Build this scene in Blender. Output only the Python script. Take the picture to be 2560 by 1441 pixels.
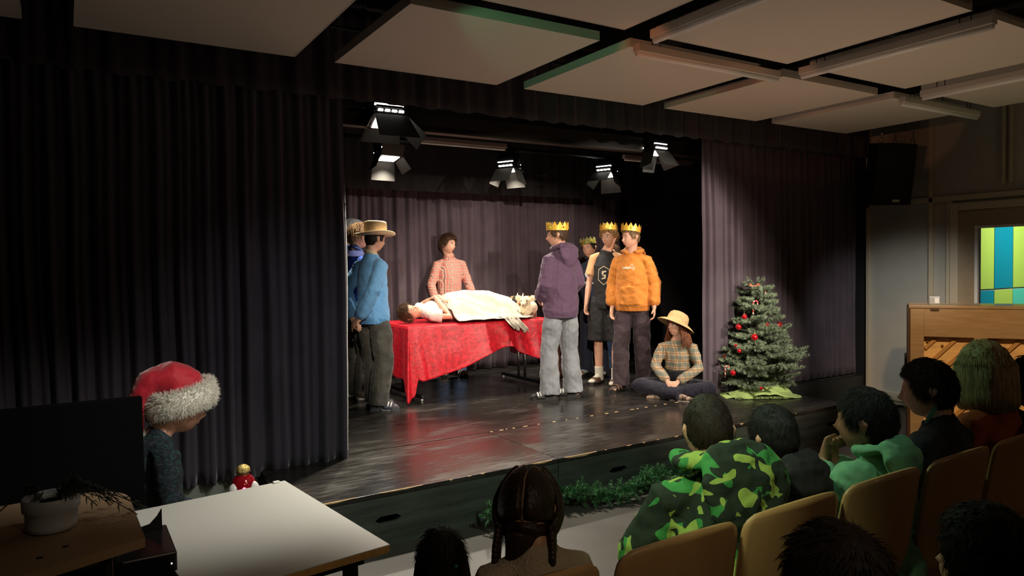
import bpy, bmesh, math, random
from mathutils import Vector, Matrix, noise, Euler
V = Vector; PI = math.pi; rad = math.radians
SC = bpy.context.scene; COL = SC.collection
for o in list(bpy.data.objects): bpy.data.objects.remove(o)
FZ = 0.34          # height of the stage floor above the hall floor

# ---------------------------------------------------------------- camera
cam = bpy.data.cameras.new('camera'); camo = bpy.data.objects.new('camera', cam); COL.objects.link(camo)
yaw, pit, rol = rad(31.945), rad(-1.8886), rad(-.87485)
_f = V((math.sin(yaw)*math.cos(pit), math.cos(yaw)*math.cos(pit), math.sin(pit)))
_r = V((math.cos(yaw), -math.sin(yaw), 0)); _u = _r.cross(_f)
_r2 = _r*math.cos(rol)+_u*math.sin(rol); _u2 = -_r*math.sin(rol)+_u*math.cos(rol)
mw = Matrix((_r2, _u2, -_f)).transposed().to_4x4(); mw.translation = V((0, 0, 1.74))
camo.matrix_world = mw
cam.sensor_width = 36; cam.lens = 36*1788.19/2560; cam.clip_start = .05; cam.clip_end = 60
SC.camera = camo
SC.view_settings.view_transform = 'Standard'; SC.view_settings.look = 'None'
SC.view_settings.gamma = 1; SC.view_settings.use_curve_mapping = False
SC.view_settings.exposure = 0.0
# ---------------------------------------------------------------- world (windowless dark hall)
w = bpy.data.worlds.new('world'); SC.world = w; w.use_nodes = True
w.node_tree.nodes['Background'].inputs[0].default_value = (.35, .33, .4, 1)
w.node_tree.nodes['Background'].inputs[1].default_value = .012

# ---------------------------------------------------------------- hall and coloured spots, plus unseen fill lamps added for brightness
def lamp(name, kind, loc, to, energy, col, size=.1, angle=60, blend=.4, sizey=None):
    l = bpy.data.lights.new(name, kind); l.energy = energy; l.color = col
    if kind == 'SPOT': l.spot_size = rad(angle); l.spot_blend = blend; l.shadow_soft_size = size
    elif kind == 'AREA':
        l.size = size
        if sizey: l.shape = 'RECTANGLE'; l.size_y = sizey
    else: l.shadow_soft_size = size
    o = bpy.data.objects.new(name, l); COL.objects.link(o); o.location = loc
    if to is not None: o.rotation_euler = (V(to)-V(loc)).to_track_quat('-Z', 'Y').to_euler()
    return o
WARM = (1, .86, .68)
lamp('hall_spot', 'SPOT', (1.05, 1.2, 2.95), (4.3, 6.8, 1.0), 1000, WARM, .04, 34, .35)
lamp('hall_spot', 'SPOT', (6.3, 1.2, 2.95), (4.4, 6.4, 1.1), 700, (1, .9, .78), .04, 38, .35)
lamp('hall_spot', 'SPOT', (4.6, 1.0, 2.95), (5.0, 5.6, 1.0), 420, (1, .84, .66), .05, 48, .6)
lamp('tree_spot', 'SPOT', (4.4, 1.6, 2.9), (6.1, 5.0, .9), 430, (1, 1, .80), .04, 24, .6)
lamp('green_spot', 'SPOT', (2.7, 4.0, 2.9), (3.62, 1.72, 1.30), 55, (.42, 1, .45), .04, 16, .6)
lamp('coloured_spot', 'SPOT', (.6, 2.6, 2.55), (3.3, 4.2, 3.16), 26, (.25, 1, .45), .03, 22, .3)
lamp('coloured_spot', 'SPOT', (.8, 2.2, 2.5), (4.9, 4.2, 3.16), 46, (1, .32, .12), .03, 16, .3)
lamp('coloured_spot', 'SPOT', (.8, 2.2, 2.5), (6.6, 4.1, 3.16), 60, (1, .4, .2), .03, 10, .3)
lamp('row_and_table_fill', 'SPOT', (.9, -.9, 2.95), (1.05, 2.2, .9), 40, (1, .78, .52), .1, 46, 1)  # unseen fill added to lift the braids, chair backs and table edge
lamp('right_wall_fill', 'SPOT', (5.6, 2.6, 2.9), (8.25, 4.75, .75), 240, (.97, .98, .95), .1, 38, 1)  # unseen spot added to brighten the dark right wall
lamp('audience_back_fill', 'POINT', (4.6, -1.8, 2.6), None, 12, (1, .62, .34), .2)  # unseen weak warm fill added for the audience backs and chairs
lamp('front_wash', 'SPOT', (2.1, 2.1, 2.7), (1.35, 5.1, .9), 58, (.97, .95, 1), .08, 44, 1)
lamp('table_wash', 'SPOT', (1.6, 2.0, 2.8), (.55, 3.5, .90), 190, (1, .95, .85), .10, 50, 1)
lamp('green_spot', 'SPOT', (1.7, 3.3, 2.8), (2.15, 1.75, 1.0), 110, (.72, 1, .60), .08, 44, .9)
lamp('side_lamp', 'SPOT', (.15, 1.0, 2.7), (1.85, 1.75, .98), 125, (.85, 1, .62), .08, 24, .7)
lamp('platform_front_fill', 'SPOT', (2.2, .6, 2.9), (2.6, 4.1, .1), 130, (.78, 1, .80), .1, 60, 1)  # unseen greenish fill added to lift the dark platform fronts
lamp('ceiling_panel_fill', 'SPOT', (4.6, 2.9, .35), (4.6, 3.2, 3.2), 60, (1, .70, .48), .3, 125, 1)  # this and the next two: unseen, added to light the panels from below
lamp('ceiling_panel_fill', 'SPOT', (2.2, 3.4, .35), (2.2, 3.2, 3.2), 20, (1, .72, .6), .3, 125, 1)
lamp('ceiling_panel_fill', 'SPOT', (7.2, 1.8, .6), (7.0, 2.2, 3.2), 15, (.95, .95, .5), .3, 125, 1)
lamp('corridor_light', 'AREA', (12.5, 3.9, 2.7), (12.8, 5.4, 1.2), 75, (1, 1, .95), 1.2)
lamp('piano_spot', 'SPOT', (4.2, 1.9, 2.7), (6.9, 3.2, .85), 230, (1, .62, .3), .05, 40, .7)

# ---------------------------------------------------------------- materials
MC = {}
def M(name, col, rough=.8, metal=0, var=0, scale=12, bump=0, bscale=60, sheen=0, emit=None, es=1, coat=0, stretch=None, col2=None, spec=None, alpha=None):
    if name in MC: return MC[name]
    m = bpy.data.materials.new(name); m.use_nodes = True; nt = m.node_tree; N = nt.nodes; L = nt.links
    b = N['Principled BSDF']; b.inputs['Base Color'].default_value = (*col, 1)
    b.inputs['Roughness'].default_value = rough; b.inputs['Metallic'].default_value = metal
    if spec is not None: b.inputs['Specular IOR Level'].default_value = spec
    if sheen: b.inputs['Sheen Weight'].default_value = sheen; b.inputs['Sheen Roughness'].default_value = .4
    if coat: b.inputs['Coat Weight'].default_value = coat; b.inputs['Coat Roughness'].default_value = .1
    if emit: b.inputs['Emission Color'].default_value = (*emit, 1); b.inputs['Emission Strength'].default_value = es
    tc = N.new('ShaderNodeTexCoord'); mp = N.new('ShaderNodeMapping'); L.new(tc.outputs['Object'], mp.inputs[0])
    if stretch: mp.inputs['Scale'].default_value = stretch
    if var or col2:
        n = N.new('ShaderNodeTexNoise'); n.inputs['Scale'].default_value = scale; n.inputs['Detail'].default_value = 5
        L.new(mp.outputs[0], n.inputs['Vector'])
        r = N.new('ShaderNodeValToRGB'); c2 = col2 or tuple(min(1, c*(1+var)) for c in col); c1 = col if col2 else tuple(c*(1-var) for c in col)
        r.color_ramp.elements[0].position = .35; r.color_ramp.elements[1].position = .65
        r.color_ramp.elements[0].color = (*c1, 1); r.color_ramp.elements[1].color = (*c2, 1)
        L.new(n.outputs['Fac'], r.inputs[0]); L.new(r.outputs[0], b.inputs['Base Color'])
    if bump:
        n = N.new('ShaderNodeTexNoise'); n.inputs['Scale'].default_value = bscale; n.inputs['Detail'].default_value = 4
        L.new(mp.outputs[0], n.inputs['Vector']); bp = N.new('ShaderNodeBump'); bp.inputs['Strength'].default_value = bump; bp.inputs['Distance'].default_value = .01
        L.new(n.outputs['Fac'], bp.inputs['Height']); L.new(bp.outputs[0], b.inputs['Normal'])
    MC[name] = m; return m

def nodes(m): return m.node_tree.nodes, m.node_tree.links, m.node_tree.nodes['Principled BSDF']

def plaid(name, base, warp, weft, dark, s):
    """woven check: stripes along x and z in object space"""
    m = M(name, base, .85, bump=.15, bscale=200); N, L, b = nodes(m)
    tc = N.new('ShaderNodeTexCoord'); sp = N.new('ShaderNodeSeparateXYZ'); L.new(tc.outputs['Object'], sp.inputs[0])
    def stripe(sock, sc, th, ph=0):
        a = N.new('ShaderNodeMath'); a.operation = 'MULTIPLY_ADD'; L.new(sock, a.inputs[0]); a.inputs[1].default_value = sc; a.inputs[2].default_value = ph
        f = N.new('ShaderNodeMath'); f.operation = 'FRACT'; L.new(a.outputs[0], f.inputs[0])
        g = N.new('ShaderNodeMath'); g.operation = 'LESS_THAN'; L.new(f.outputs[0], g.inputs[0]); g.inputs[1].default_value = th
        return g.outputs[0]
    ad = N.new('ShaderNodeMath'); ad.operation = 'ADD'; L.new(sp.outputs[0], ad.inputs[0]); L.new(sp.outputs[1], ad.inputs[1])
    cur = None
    def mix(prev, col, fac, k=1.0):
        x = N.new('ShaderNodeMix'); x.data_type = 'RGBA'
        if prev is None: x.inputs[6].default_value = (*base, 1)
        else: L.new(prev, x.inputs[6])
        x.inputs[7].default_value = (*col, 1)
        q = N.new('ShaderNodeMath'); q.operation = 'MULTIPLY'; L.new(fac, q.inputs[0]); q.inputs[1].default_value = k; L.new(q.outputs[0], x.inputs[0])
        return x.outputs[2]
    cur = mix(cur, warp, stripe(ad.outputs[0], s, .5), .6)
    cur = mix(cur, weft, stripe(sp.outputs[2], s, .5), .6)
    cur = mix(cur, dark, stripe(ad.outputs[0], s, .16, .33), .8)
    cur = mix(cur, dark, stripe(sp.outputs[2], s, .16, .33), .8)
    L.new(cur, b.inputs['Base Color']); return m

def blotch(name, cols, scale, dist=1.2, rough=.85, stretch=None):
    """hard-edged patches (camouflage, knit patterns)"""
    m = M(name, cols[0], rough, bump=.2, bscale=150); N, L, b = nodes(m)
    tc = N.new('ShaderNodeTexCoord'); mp = N.new('ShaderNodeMapping'); L.new(tc.outputs['Object'], mp.inputs[0])
    if stretch: mp.inputs['Scale'].default_value = stretch
    cur = None
    for i, c in enumerate(cols[1:]):
        n = N.new('ShaderNodeTexNoise'); n.inputs['Scale'].default_value = scale*(1+.13*i); n.inputs['Detail'].default_value = .6; n.inputs['Distortion'].default_value = dist
        mp2 = N.new('ShaderNodeMapping'); mp2.inputs['Location'].default_value = (3.1*i+1, 7.3*i, 1.7*i); L.new(mp.outputs[0], mp2.inputs[0]); L.new(mp2.outputs[0], n.inputs['Vector'])
        g = N.new('ShaderNodeMath'); g.operation = 'GREATER_THAN'; L.new(n.outputs['Fac'], g.inputs[0]); g.inputs[1].default_value = .535
        x = N.new('ShaderNodeMix'); x.data_type = 'RGBA'; L.new(g.outputs[0], x.inputs[0]); x.inputs[7].default_value = (*c, 1)
        if cur is None: x.inputs[6].default_value = (*cols[0], 1)
        else: L.new(cur, x.inputs[6])
        cur = x.outputs[2]
    L.new(cur, b.inputs['Base Color']); return m

# ---------------------------------------------------------------- mesh helpers
SPLIT = {'side_board', 'edge_chips', 'wire', 'cable_hole', 'hanger', 'cord', 'bolt', 'apron_rail', 'indicator_light', 'vent_slot', 'pane_bead', 'side_panel', 'front_panel', 'shoe_strap_pair', 'loops', 'socks'}
def islands(bm):
    seen = set(); out = []
    for v in bm.verts:
        if v in seen: continue
        st = [v]; seen.add(v); isl = []
        while st:
            q = st.pop(); isl.append(q)
            for e in q.link_edges:
                w_ = e.other_vert(q)
                if w_ not in seen: seen.add(w_); st.append(w_)
        out.append(isl)
    return out
def link(name, bm, mat, parent=None, smooth=True, loc=None):
    if name in SPLIT:
        isl = islands(bm)
        if 1 < len(isl) <= 100:
            first = None
            for q in isl:
                b2 = bmesh.new(); mp_ = {v: b2.verts.new(v.co) for v in q}
                for f in {f for v in q for f in v.link_faces}: b2.faces.new([mp_[v] for v in f.verts])
                o = link_one({'edge_chips': 'edge_chip', 'socks': 'sock', 'loops': 'loop'}.get(name, name), b2, mat, parent, smooth, loc); first = first or o
            bm.free(); return first
    return link_one(name, bm, mat, parent, smooth, loc)
def link_one(name, bm, mat, parent=None, smooth=True, loc=None):
    me = bpy.data.meshes.new(name); bmesh.ops.recalc_face_normals(bm, faces=bm.faces); bm.to_mesh(me); bm.free()
    if mat: me.materials.append(mat)
    if smooth:
        for p in me.polygons: p.use_smooth = True
    o = bpy.data.objects.new(name, me); COL.objects.link(o)
    if parent: o.parent = parent
    if loc is not None: o.location = loc
    return o
def empty(name, loc, rz=0, label=None, cat=None, group=None):
    o = bpy.data.objects.new(name, None); COL.objects.link(o); o.location = loc; o.rotation_euler = (0, 0, rz); o.empty_display_size = .1
    if label: tag(o, label, cat, group)
    return o
def tag(o, label=None, cat=None, group=None, kind=None):
    if label: o['label'] = label
    if cat: o['category'] = cat
    if group: o['group'] = group
    if kind: o['kind'] = kind
    return o
def struct(name, bm, mat, smooth=False):
    o = link(name, bm, mat, None, smooth); o['kind'] = 'structure'; return o
def B(): return bmesh.new()
def box(bm, c, s, rot=None, bev=0):
    t = Matrix.Translation(V(c)) @ (rot.to_4x4() if rot else Matrix()) @ Matrix.Diagonal((*s, 1))
    r = bmesh.ops.create_cube(bm, size=1, matrix=t)
    if bev:
        es = list({e for v in r['verts'] for e in v.link_edges})
        bmesh.ops.bevel(bm, geom=es, offset=bev, segments=2, affect='EDGES', profile=.5)
def lohi(bm, lo, hi, bev=0): box(bm, [(a+b)/2 for a, b in zip(lo, hi)], [abs(b-a) for a, b in zip(lo, hi)], bev=bev)
def orth(t, ref):
    a = ref-t*ref.dot(t)
    if a.length < 1e-4:
        a = V((1, 0, 0)) if abs(t.x) < .9 else V((0, 1, 0)); a = a-t*a.dot(t)
    return a.normalized()
def loft(bm, pts, rads, ref=V((1, 0, 0)), seg=14, caps='rr', refs=None, power=2.0):
    """tapered tube through pts; rads = number or (rx, ry); caps r(ound) f(lat) n(one)"""
    pts = [V(p) for p in pts]; n = len(pts)
    R = [(r, r) if not isinstance(r, (tuple, list)) else r for r in rads]
    T = []
    for i in range(n):
        t = (pts[min(i+1, n-1)]-pts[max(i-1, 0)])
        T.append(t.normalized() if t.length > 1e-9 else V((0, 0, 1)))
    P, RR, TT, RF = list(pts), list(R), list(T), list(refs or [ref]*n)
    def cap(i, s):
        out = []
        for a in (30, 60, 80):
            c, q = math.cos(rad(a)), math.sin(rad(a)); h = min(R[i])*.9
            out.append((pts[i]+T[i]*s*h*q, (R[i][0]*c, R[i][1]*c), T[i], RF0[i]))
        return out
    RF0 = list(refs or [ref]*n)
    if caps[0] == 'r':
        for q in cap(0, -1): P.insert(0, q[0]); RR.insert(0, q[1]); TT.insert(0, q[2]); RF.insert(0, q[3])
    if caps[1] == 'r':
        for q in cap(n-1, 1): P.append(q[0]); RR.append(q[1]); TT.append(q[2]); RF.append(q[3])
    rings = []; prev = None
    for p, r, t, rf in zip(P, RR, TT, RF):
        a = orth(t, V(rf)); b = t.cross(a)
        ring = []
        for k in range(seg):
            th = 2*PI*k/seg; c, s = math.cos(th), math.sin(th)
            if power != 2.0:
                c = math.copysign(abs(c)**(2/power), c); s = math.copysign(abs(s)**(2/power), s)
            ring.append(bm.verts.new(p+a*r[0]*c+b*r[1]*s))
        rings.append(ring)
    for i in range(len(rings)-1):
        for k in range(seg):
            k2 = (k+1) % seg
            bm.faces.new((rings[i][k], rings[i][k2], rings[i+1][k2], rings[i+1][k]))
    if caps[0] != 'n': bm.faces.new(rings[0][::-1])
    if caps[1] != 'n': bm.faces.new(rings[-1])
    return rings
def ball(bm, c, r, rot=None, seg=14):
    r = r if isinstance(r, (tuple, list)) else (r, r, r)
    bmesh.ops.create_uvsphere(bm, u_segments=seg, v_segments=max(6, seg*2//3), radius=1, matrix=Matrix.Translation(V(c)) @ (rot.to_4x4() if rot else Matrix()) @ Matrix.Diagonal((*r, 1)))
def cyl(bm, a, b, r, seg=14, r2=None): loft(bm, [a, b], [r, r if r2 is None else r2], ref=V((0.31, .17, .9)), seg=seg, caps='ff')
def lathe(bm, prof, c=(0, 0, 0), seg=24, close=True):
    rings = []
    for r, z in prof: rings.append([bm.verts.new((c[0]+r*math.cos(2*PI*k/seg), c[1]+r*math.sin(2*PI*k/seg), c[2]+z)) for k in range(seg)])
    for i in range(len(rings)-1):
        for k in range(seg): bm.faces.new((rings[i][k], rings[i][(k+1) % seg], rings[i+1][(k+1) % seg], rings[i+1][k]))
    if close: bm.faces.new(rings[0][::-1]); bm.faces.new(rings[-1])
def prism(bm, poly, ax, d):
    """extrude a polygon (list of 3D points) by vector d"""
    a = [bm.verts.new(V(p)) for p in poly]; b = [bm.verts.new(V(p)+V(d)) for p in poly]
    bm.faces.new(a[::-1]); bm.faces.new(b)
    for i in range(len(a)): j = (i+1) % len(a); bm.faces.new((a[i], a[j], b[j], b[i]))
def gridmesh(bm, nu, nv, f):
    vs = [[bm.verts.new(f(i/nu, j/nv)) for j in range(nv+1)] for i in range(nu+1)]
    for i in range(nu):
        for j in range(nv): bm.faces.new((vs[i][j], vs[i+1][j], vs[i+1][j+1], vs[i][j+1]))
    return vs
TEX = {}
def tex(sz):
    k = round(sz, 3)
    if k not in TEX:
        t = bpy.data.textures.new('clouds_%s' % k, 'CLOUDS'); t.noise_scale = sz; t.noise_depth = 2; TEX[k] = t
    return TEX[k]
def remesh(o, vox, smooth=3, disp=0, dsz=.1, disp2=0, dsz2=.04):
    m = o.modifiers.new('remesh', 'REMESH'); m.mode = 'VOXEL'; m.voxel_size = vox; m.use_smooth_shade = True
    if smooth:
        s = o.modifiers.new('smooth', 'SMOOTH'); s.iterations = smooth; s.factor = .5
    for d, z in ((disp, dsz), (disp2, dsz2)):
        if d:
            q = o.modifiers.new('folds', 'DISPLACE'); q.texture = tex(z); q.texture_coords = 'LOCAL'; q.strength = d; q.mid_level = .5
    return o
def solid(o, t, off=0):
    m = o.modifiers.new('thick', 'SOLIDIFY'); m.thickness = t; m.offset = off; return o
def text_bm(s, size, bold=0):
    cu = bpy.data.curves.new('t', 'FONT'); cu.body = s; cu.size = size; cu.align_x = 'CENTER'; cu.align_y = 'CENTER'; cu.extrude = 0; cu.offset = bold; cu.resolution_u = 3
    o = bpy.data.objects.new('t', cu); COL.objects.link(o)
    bpy.context.view_layer.update()
    me = bpy.data.meshes.new_from_object(o.evaluated_get(bpy.context.evaluated_depsgraph_get()))
    bm = bmesh.new(); bm.from_mesh(me); bpy.data.objects.remove(o); bpy.data.curves.remove(cu); bpy.data.meshes.remove(me)
    return bm
# ================================================================ SETTING
m_black = M('black_paint', (.006, .006, .007), .9)
m_floor = M('hall_floor', (.095, .088, .08), .45, var=.12, scale=3, bump=.05)
m_cream = M('cream_panel', (.42, .40, .35), .6, var=.04, scale=6)
m_frame = M('cream_frame', (.52, .45, .33), .5)
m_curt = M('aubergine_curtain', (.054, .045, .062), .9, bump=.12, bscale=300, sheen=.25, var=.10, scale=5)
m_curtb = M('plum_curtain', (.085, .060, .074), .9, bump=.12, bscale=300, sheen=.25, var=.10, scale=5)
m_chip = M('bare_wood_chip', (.75, .50, .26), .7, var=.15, scale=40)
m_steel = M('brushed_steel', (.6, .6, .6), .25, 1)
m_dmetal = M('black_metal', (.012, .012, .013), .45, .6)
m_white = M('white_plastic', (.75, .75, .72), .45)

bm = B(); lohi(bm, (-3.2, -3.5, -.1), (8.3, 8.8, 0)); struct('floor', bm, m_floor)
bm = B(); lohi(bm, (-3.2, -3.5, 3.62), (8.4, 8.8, 3.72)); struct('ceiling', bm, m_black)
bm = B(); lohi(bm, (-3.3, -3.5, 0), (-3.2, 8.8, 3.62)); struct('wall_left', bm, m_black)
bm = B(); lohi(bm, (-3.2, 8.7, 0), (8.4, 8.8, 3.62)); struct('wall_back', bm, m_black)
bm = B(); lohi(bm, (-3.2, -3.6, 0), (8.4, -3.5, 3.62)); struct('wall_front', bm, M('hall_wall', (.2, .18, .15), .8))
# right wall: solid beyond the stage line, panelled towards the hall, with the door opening y 2.6..4.02
WX = 8.25
bm = B()
lohi(bm, (WX+.05, 5.12, 0), (WX+.2, 8.8, 3.62))
struct('wall_right', bm, m_black)
bm = B()
lohi(bm, (WX+.05, 4.11, 0), (WX+.2, 5.12, 3.62)); lohi(bm, (WX+.05, 2.7, 2.33), (WX+.2, 4.11, 3.62)); lohi(bm, (WX+.05, -3.5, 0), (WX+.2, 2.7, 3.62))
struct('wall_right_panelled', bm, m_cream)
bm = B()   # battens and frames on the wall
for y in (5.10, 4.36): lohi(bm, (WX, y-.045, .0), (WX+.05, y, 3.6), bev=.004)
lohi(bm, (WX, 2.0, 2.36), (WX+.05, 5.10, 2.42), bev=.004); lohi(bm, (WX, 4.36, .06), (WX+.05, 5.06, .16), bev=.004)
for y in (3.62, 3.55): lohi(bm, (WX, y-.03, 2.5), (WX+.05, y, 3.6), bev=.004)
lohi(bm, (WX+.0, 4.11, .06), (WX+.05, 4.17, 2.36), bev=.004)
struct('trim_1', bm, m_frame)
bm = B(); lohi(bm, (WX+.01, 4.17, 0), (WX+.05, 5.10, .10), bev=.004); struct('baseboard_right', bm, m_frame)
bm = B()   # door frame
lohi(bm, (WX-.04, 4.03, 0), (WX+.2, 4.11, 2.33), bev=.006); lohi(bm, (WX-.04, 2.7, 2.25), (WX+.2, 4.03, 2.33), bev=.006); lohi(bm, (WX-.04, 2.7, 0), (WX+.2, 2.78, 2.25), bev=.006)
struct('trim_2', bm, m_frame)
bm = B()   # door leaf with large pane
m_door = M('tan_door', (.33, .26, .17), .5, var=.05)
for a in (((WX, 3.86, 0), (WX+.05, 4.03, 2.25)), ((WX, 2.78, 0), (WX+.05, 2.95, 2.25)), ((WX, 2.95, 2.06), (WX+.05, 3.86, 2.25)), ((WX, 2.95, 0), (WX+.05, 3.86, .9))): lohi(bm, *a, bev=.003)
dr = struct('door_1', bm, m_door)
bm = B()
for a in (((WX-.012, 3.84, .9), (WX+.06, 3.87, 2.08)), ((WX-.012, 2.94, 2.05), (WX+.06, 3.84, 2.075))): lohi(bm, *a)
link('pane_bead', bm, m_white, dr, False)
bm = B(); lohi(bm, (WX+.02, 2.95, .9), (WX+.026, 3.86, 2.06))
gl = bpy.data.materials.new('door_glass'); gl.use_nodes = True; gb = gl.node_tree.nodes['Principled BSDF']
gb.inputs['Transmission Weight'].default_value = 1; gb.inputs['Roughness'].default_value = 0; gb.inputs['IOR'].default_value = 1.05
link('glass_pane', bm, gl, dr, False)
# corridor behind the door
bm = B(); lohi(bm, (WX+.2, 0, -.1), (17, 7, 0)); struct('floor_corridor', bm, m_floor)
bm = B(); lohi(bm, (WX+.2, 5.85, 0), (17, 5.95, 3.2)); lohi(bm, (17, 0, 0), (17.1, 6, 3.2)); struct('wall_corridor', bm, M('corridor_white', (.7, .7, .65), .8))
lime = M('lime_locker', (.42, .62, .09), .4); teal = M('teal_locker', (.0, .25, .33), .35); mint = M('mint_locker', (.09, .62, .42), .4)
xs = [9.9, 10.95, 11.9, 12.75, 13.6, 14.5]  # overwritten below by measured lines
def locker(x0, x1, z0, z1, m, lab, n):
    e = empty('locker', (x0, 5.4, z0), 0, lab, 'locker', 'coloured lockers beyond the door')
    w_ = x1-x0; bm = B(); lohi(bm, (0.004, .03, 0), (w_-.004, .4, z1-z0)); link('body', bm, m_white, e, False)
    bm = B(); lohi(bm, (.008, 0, .008), (w_-.008, .028, z1-z0-.008), bev=.003); d = link('door', bm, m, e, False)
    bm = B(); cyl(bm, (.04 if n % 2 else w_-.06, 0, .6*(z1-z0)), (.04 if n % 2 else w_-.06, -.03, .6*(z1-z0)), .02); link('lock', bm, m_steel, d)
def pline(px, py, yy):
    """point on plane y=yy seen through pixel"""
    d = _f+_r2*((px-1280)/1788.19)-_u2*((py-720)/1788.19); return V((0, 0, 1.74))+d*(yy/d.y)
lx = [pline(p, 650, 5.4).x for p in (2446, 2486, 2533, 2580, 2630)]
zsplit = pline(2500, 722, 5.4).z
for i, (mt, mb, cn, cb) in enumerate(((lime, teal, 'lime green', 'teal'), (teal, lime, 'teal', 'lime green'), (lime, mint, 'lime green', 'mint'), (mint, teal, 'mint', 'teal'))):
    locker(lx[i], lx[i+1], zsplit, 3.0, mt, 'tall %s locker behind the door pane, %s' % (cn, ('beside the frame', 'second from the frame', 'at the photo edge', 'outside the pane')[i]), i)
    locker(lx[i], lx[i+1], .05, zsplit-.01, mb, '%s lower locker behind the door pane, under the %s one %s' % (cb, cn, ('by the frame', 'with the lock', 'at the photo edge', 'outside')[i]), i+1)

# ---- stage: main deck and the row of platforms in front of it
def stage_mat():
    m = M('black_stage_boards', (.016, .015, .014), .3); N, L, b = nodes(m)
    tc = N.new('ShaderNodeTexCoord'); mp = N.new('ShaderNodeMapping'); mp.inputs['Scale'].default_value = (1.6, 14, 1); L.new(tc.outputs['Object'], mp.inputs[0])
    n = N.new('ShaderNodeTexNoise'); n.inputs['Scale'].default_value = 2.6; n.inputs['Detail'].default_value = 9; n.inputs['Roughness'].default_value = .62; L.new(mp.outputs[0], n.inputs[0])
    mp3 = N.new('ShaderNodeMapping'); mp3.inputs['Scale'].default_value = (1, 2.2, 1); L.new(tc.outputs['Object'], mp3.inputs[0])
    n2 = N.new('ShaderNodeTexNoise'); n2.inputs['Scale'].default_value = 1.7; n2.inputs['Detail'].default_value = 3; L.new(mp3.outputs[0], n2.inputs[0])
    mu = N.new('ShaderNodeMath'); mu.operation = 'MULTIPLY'; L.new(n.outputs[0], mu.inputs[0]); L.new(n2.outputs[0], mu.inputs[1])
    r = N.new('ShaderNodeValToRGB'); r.color_ramp.elements[0].position = .26; r.color_ramp.elements[0].color = (.022, .020, .018, 1); r.color_ramp.elements[1].position = .50; r.color_ramp.elements[1].color = (.085, .078, .07, 1)
    L.new(mu.outputs[0], r.inputs[0]); L.new(r.outputs[0], b.inputs['Base Color'])
    r2 = N.new('ShaderNodeMapRange'); r2.inputs[1].default_value = .2; r2.inputs[2].default_value = .42; r2.inputs[3].default_value = .19; r2.inputs[4].default_value = .44; L.new(mu.outputs[0], r2.inputs[0]); L.new(r2.outputs[0], b.inputs['Roughness'])
    # board joints every 12 cm
    sp = N.new('ShaderNodeSeparateXYZ'); L.new(tc.outputs['Object'], sp.inputs[0])
    a = N.new('ShaderNodeMath'); a.operation = 'MULTIPLY'; a.inputs[1].default_value = 8.3; L.new(sp.outputs[1], a.inputs[0])
    f = N.new('ShaderNodeMath'); f.operation = 'FRACT'; L.new(a.outputs[0], f.inputs[0]); g = N.new('ShaderNodeMath'); g.operation = 'GREATER_THAN'; g.inputs[1].default_value = .04; L.new(f.outputs[0], g.inputs[0])
    ad = N.new('ShaderNodeMath'); ad.operation = 'MULTIPLY_ADD'; L.new(n.outputs[0], ad.inputs[0]); ad.inputs[1].default_value = .5; L.new(g.outputs[0], ad.inputs[2])
    bp = N.new('ShaderNodeBump'); bp.inputs['Strength'].default_value = .3; bp.inputs['Distance'].default_value = .003; L.new(ad.outputs[0], bp.inputs['Height']); L.new(bp.outputs[0], b.inputs['Normal'])
    return m
m_stage = stage_mat()
m_front = M('stage_front_boards', (.06, .072, .06), .7, var=.35, scale=3, stretch=(.6, 1, 6), bump=.3, bscale=12)
bm = B(); lohi(bm, (-3.2, 5.16, 0), (8.25, 8.7, FZ)); st = struct('floor_stage', bm, m_stage)
bm = B(); lohi(bm, (-3.2, 5.13, 0), (1.09, 5.155, FZ-.02)); o = link('front_board', bm, M('grey_stage_skirt', (.22, .24, .20), .6, var=.2, scale=4), st, False)
bm = B(); lohi(bm, (6.5, 5.13, 0), (8.25, 5.155, FZ-.02)); o = link('front_board', bm, M('black_stage_skirt', (.02, .02, .017), .6, var=.3, scale=4), st, False)
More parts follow.
